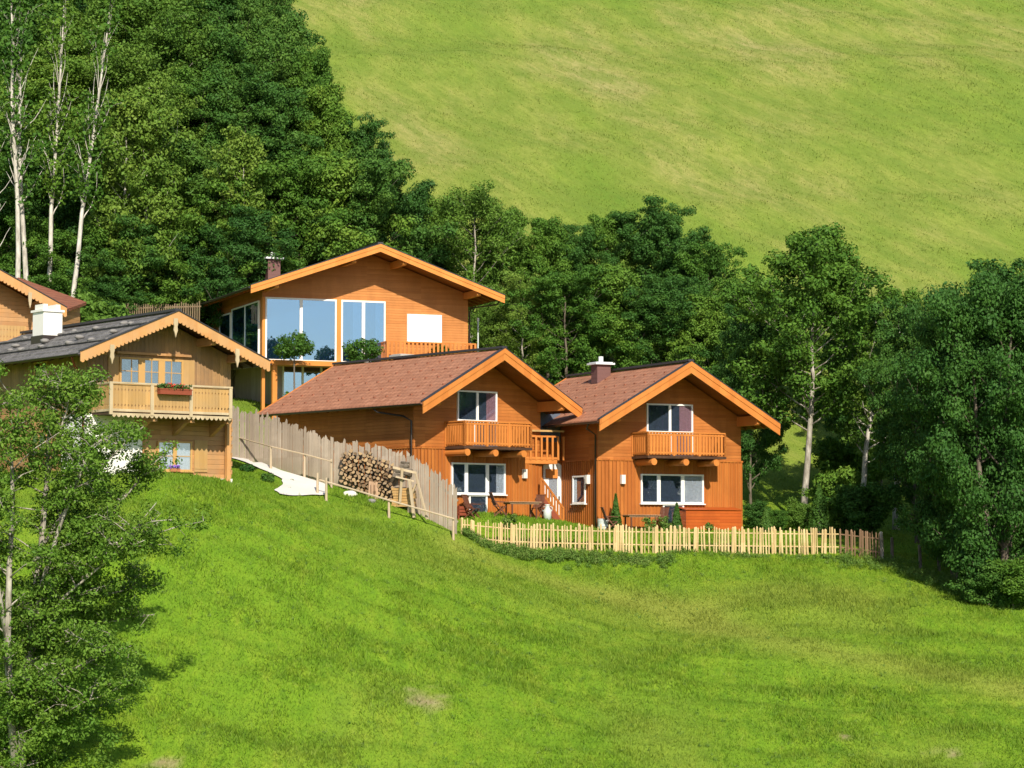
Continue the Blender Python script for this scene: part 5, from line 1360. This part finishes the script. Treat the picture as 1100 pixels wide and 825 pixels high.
# ------------------------------------------------------------------ grass: blades and tufts standing on the meadow
def blades(name, pts_xy, h, w, seed, label=None, ntuft=1, mat='blades', spread=.05):
    r=np.random.default_rng(seed); n=len(pts_xy); z=H(pts_xy[:,0],pts_xy[:,1]); dry=dry_at(pts_xy[:,0],pts_xy[:,1]); bare=bare_at(pts_xy[:,0],pts_xy[:,1])
    keep=r.random(n)>bare*.9; pts_xy=pts_xy[keep]; z=z[keep]; dry=dry[keep]; bare=bare[keep]; h=h[keep] if hasattr(h,'__len__') else np.full(keep.sum(),h)
    n=len(z); a=r.random(n)*2*PI; lean=r.normal(size=(n,2))*.45
    hh=h*r.uniform(.55,1.3,n); B0=np.stack([pts_xy[:,0],pts_xy[:,1],z-.02],1); d=np.stack([np.cos(a),np.sin(a),np.zeros(n)],1)*w*r.uniform(.7,1.4,n)[:,None]
    top=B0+np.stack([lean[:,0]*hh,lean[:,1]*hh,hh],1)
    V=np.stack([B0-d,B0+d,top],1).reshape(-1,3); F=np.arange(3*n).reshape(-1,3); rep=lambda q: np.repeat(q,3)
    me=mesh_np(name,V,F,3,[M[mat]],{'dry':rep(dry),'bare':rep(bare),'tint':rep(r.random(n))})
    o=link(bpy.data.objects.new(name,me)); tag(o,label,None,None,'stuff'); return o
r=np.random.default_rng(3)
def in_view(x,y,m=7.0): return np.abs(x)<.2115*y+m
# near slope
n=720000; y=76+ (r.random(n)**1.1)*36; x=r.uniform(-30,30,n); k=in_view(x,y); x,y=x[k],y[k]
# keep off the terrace behind the pickets, the path and the house floors
hb=fbm(x*.5,y*.5,3,51); hh=.07+.10*np.clip((hb-.42)*3.2,0,1)+.13*(r.random(len(x))<.03)
def path_mask(x,y):
    m=np.ones(len(x),bool); poly=[(240,491),(252,488),(303,503),(355,518),(354,533),(296,532),(306,522),(284,507)]
    pz=H(x,y); dd=y*math.cos(TH)+pz*math.sin(TH); px=550+FOC*x/dd; py=412.5-FOC*(-y*math.sin(TH)+pz*math.cos(TH))/dd
    ins=np.zeros(len(x),bool); j=len(poly)-1
    for i in range(len(poly)):
        xi,yi=poly[i]; xj,yj=poly[j]; c=((yi>py)!=(yj>py))&(px<(xj-xi)*(py-yi)/(yj-yi+1e-9)+xi); ins^=c; j=i
    return ~(ins&(y>99)&(y<118))
k=path_mask(x,y); blades('grass',np.stack([x[k],y[k]],1),hh[k],.022,1,'short grazed grass of the slope below the houses')
# terraces and strips behind the pickets
n=60000; y=r.uniform(109,136,n); x=r.uniform(-30,34,n); k=in_view(x,y); x,y=x[k],y[k]; k=path_mask(x,y)
blades('grass',np.stack([x[k],y[k]],1),np.full(k.sum(),.11),.03,2,'lawn grass around the chalets and behind the fences')
# far hay meadow
n=330000; y=140+160*r.random(n)**.9; x=r.uniform(-62,62,n); k=in_view(x,y,3); x,y=x[k],y[k]
hb=fbm(x*.12,y*.3,3,61); blades('meadow_grass',np.stack([x,y],1),.07+.11*hb,.04,4,'tall pale hay grass on the steep meadow behind the trees')
# weeds: a bank of rank plants along the foot of the picket fence and below the grove
def weeds(name, spots, seed, label, ls=.105, per=60):
    cl=[]
    for (x,y,r_,hz) in spots: cl.append((x,y,Hz(x,y)+hz,r_))
    me=leaf_mesh(name,cl,per,ls,seed,M['leaf_weed'],.9,.26,.25); o=link(bpy.data.objects.new(name,me)); tag(o,label,None,None,'stuff')
rw=random.Random(8); sp=[]
for k in range(420):
    px=500+ (rw.random()**1.25)*225; Y=np.interp(px,[500,540,600,700,730],[107.9,108.0,108.2,108.5,108.6])-abs(rw.gauss(0,.55))-.15
    x=at(px,590,Y).x; dens=1.0 if px<620 else .8
    sp.append((x,Y,rw.uniform(.12,.26)*dens,rw.uniform(.02,.34)*dens))
for k in range(90):
    px=rw.uniform(725,905); Y=109.2-abs(rw.gauss(0,.3))-.1; x=at(px,590,Y).x; sp.append((x,Y,rw.uniform(.08,.16),rw.uniform(.0,.15)))
weeds('weeds',sp,91,'rank green weeds along the foot of the picket fence')
sp=[]
for k in range(240):
    px=rw.uniform(905,1110); q=np.interp(px,[905,945,1000,1060,1110],[600,606,622,640,648])+rw.gauss(0,5); p=ground_hit(px,q,Y0=96,Y1=122); sp.append((p.x,p.y,rw.uniform(.12,.3),rw.uniform(.0,.25)))
weeds('weeds',sp,92,'tall weeds along the shaded boundary under the right-hand grove')
sp=[]
for k in range(900):
    x=rw.uniform(-19,22); y=78+rw.random()*29
    if abs(x)>.21*y: continue
    if fbm(np.array([x*.35]),np.array([y*.35]),2,81)[0]<.44: continue
    sp.append((x,y,rw.uniform(.05,.15),rw.uniform(.0,.05)))
weeds('meadow_weeds',sp,93,'scattered darker weed tufts in the grazed slope',.09,18)

# ------------------------------------------------------------------ light, sky, camera
EL,AZ=math.radians(34),math.radians(11)      # sun stands behind the camera, a little to the right
ld=bpy.data.lights.new('sun','SUN'); ld.energy=4.7; ld.angle=math.radians(.55); ld.color=(1.0,.905,.74)
sun=bpy.data.objects.new('sun',ld); COL.objects.link(sun)
sd=Vector((math.sin(AZ)*math.cos(EL),-math.cos(AZ)*math.cos(EL),math.sin(EL)))
sun.rotation_euler=sd.to_track_quat('Z','Y').to_euler()
W_=bpy.data.worlds.new('World'); scene.world=W_; W_.use_nodes=True; nt=W_.node_tree; nt.nodes.clear()
sk=nt.nodes.new('ShaderNodeTexSky'); sk.sky_type='NISHITA'; sk.sun_disc=False; sk.sun_elevation=EL; sk.sun_rotation=PI-AZ; sk.air_density=1.0; sk.dust_density=.8; sk.ozone_density=2.0
bg=nt.nodes.new('ShaderNodeBackground'); bg.inputs['Strength'].default_value=.105; o=nt.nodes.new('ShaderNodeOutputWorld')
nt.links.new(sk.outputs[0],bg.inputs['Color']); nt.links.new(bg.outputs[0],o.inputs['Surface'])
cd=bpy.data.cameras.new('camera'); cam=bpy.data.objects.new('camera',cd); COL.objects.link(cam); cd.sensor_width=36; cd.lens=36*FOC/1100; cd.clip_end=3000; cd.clip_start=.5
cam.location=(0,0,0); cam.rotation_euler=(PI/2+TH,0,0); scene.camera=cam
vs=scene.view_settings; vs.view_transform='Standard'; vs.look='None'; vs.gamma=1; vs.exposure=.42; vs.use_curve_mapping=False
scene.cycles.max_bounces=8; scene.cycles.transparent_max_bounces=8
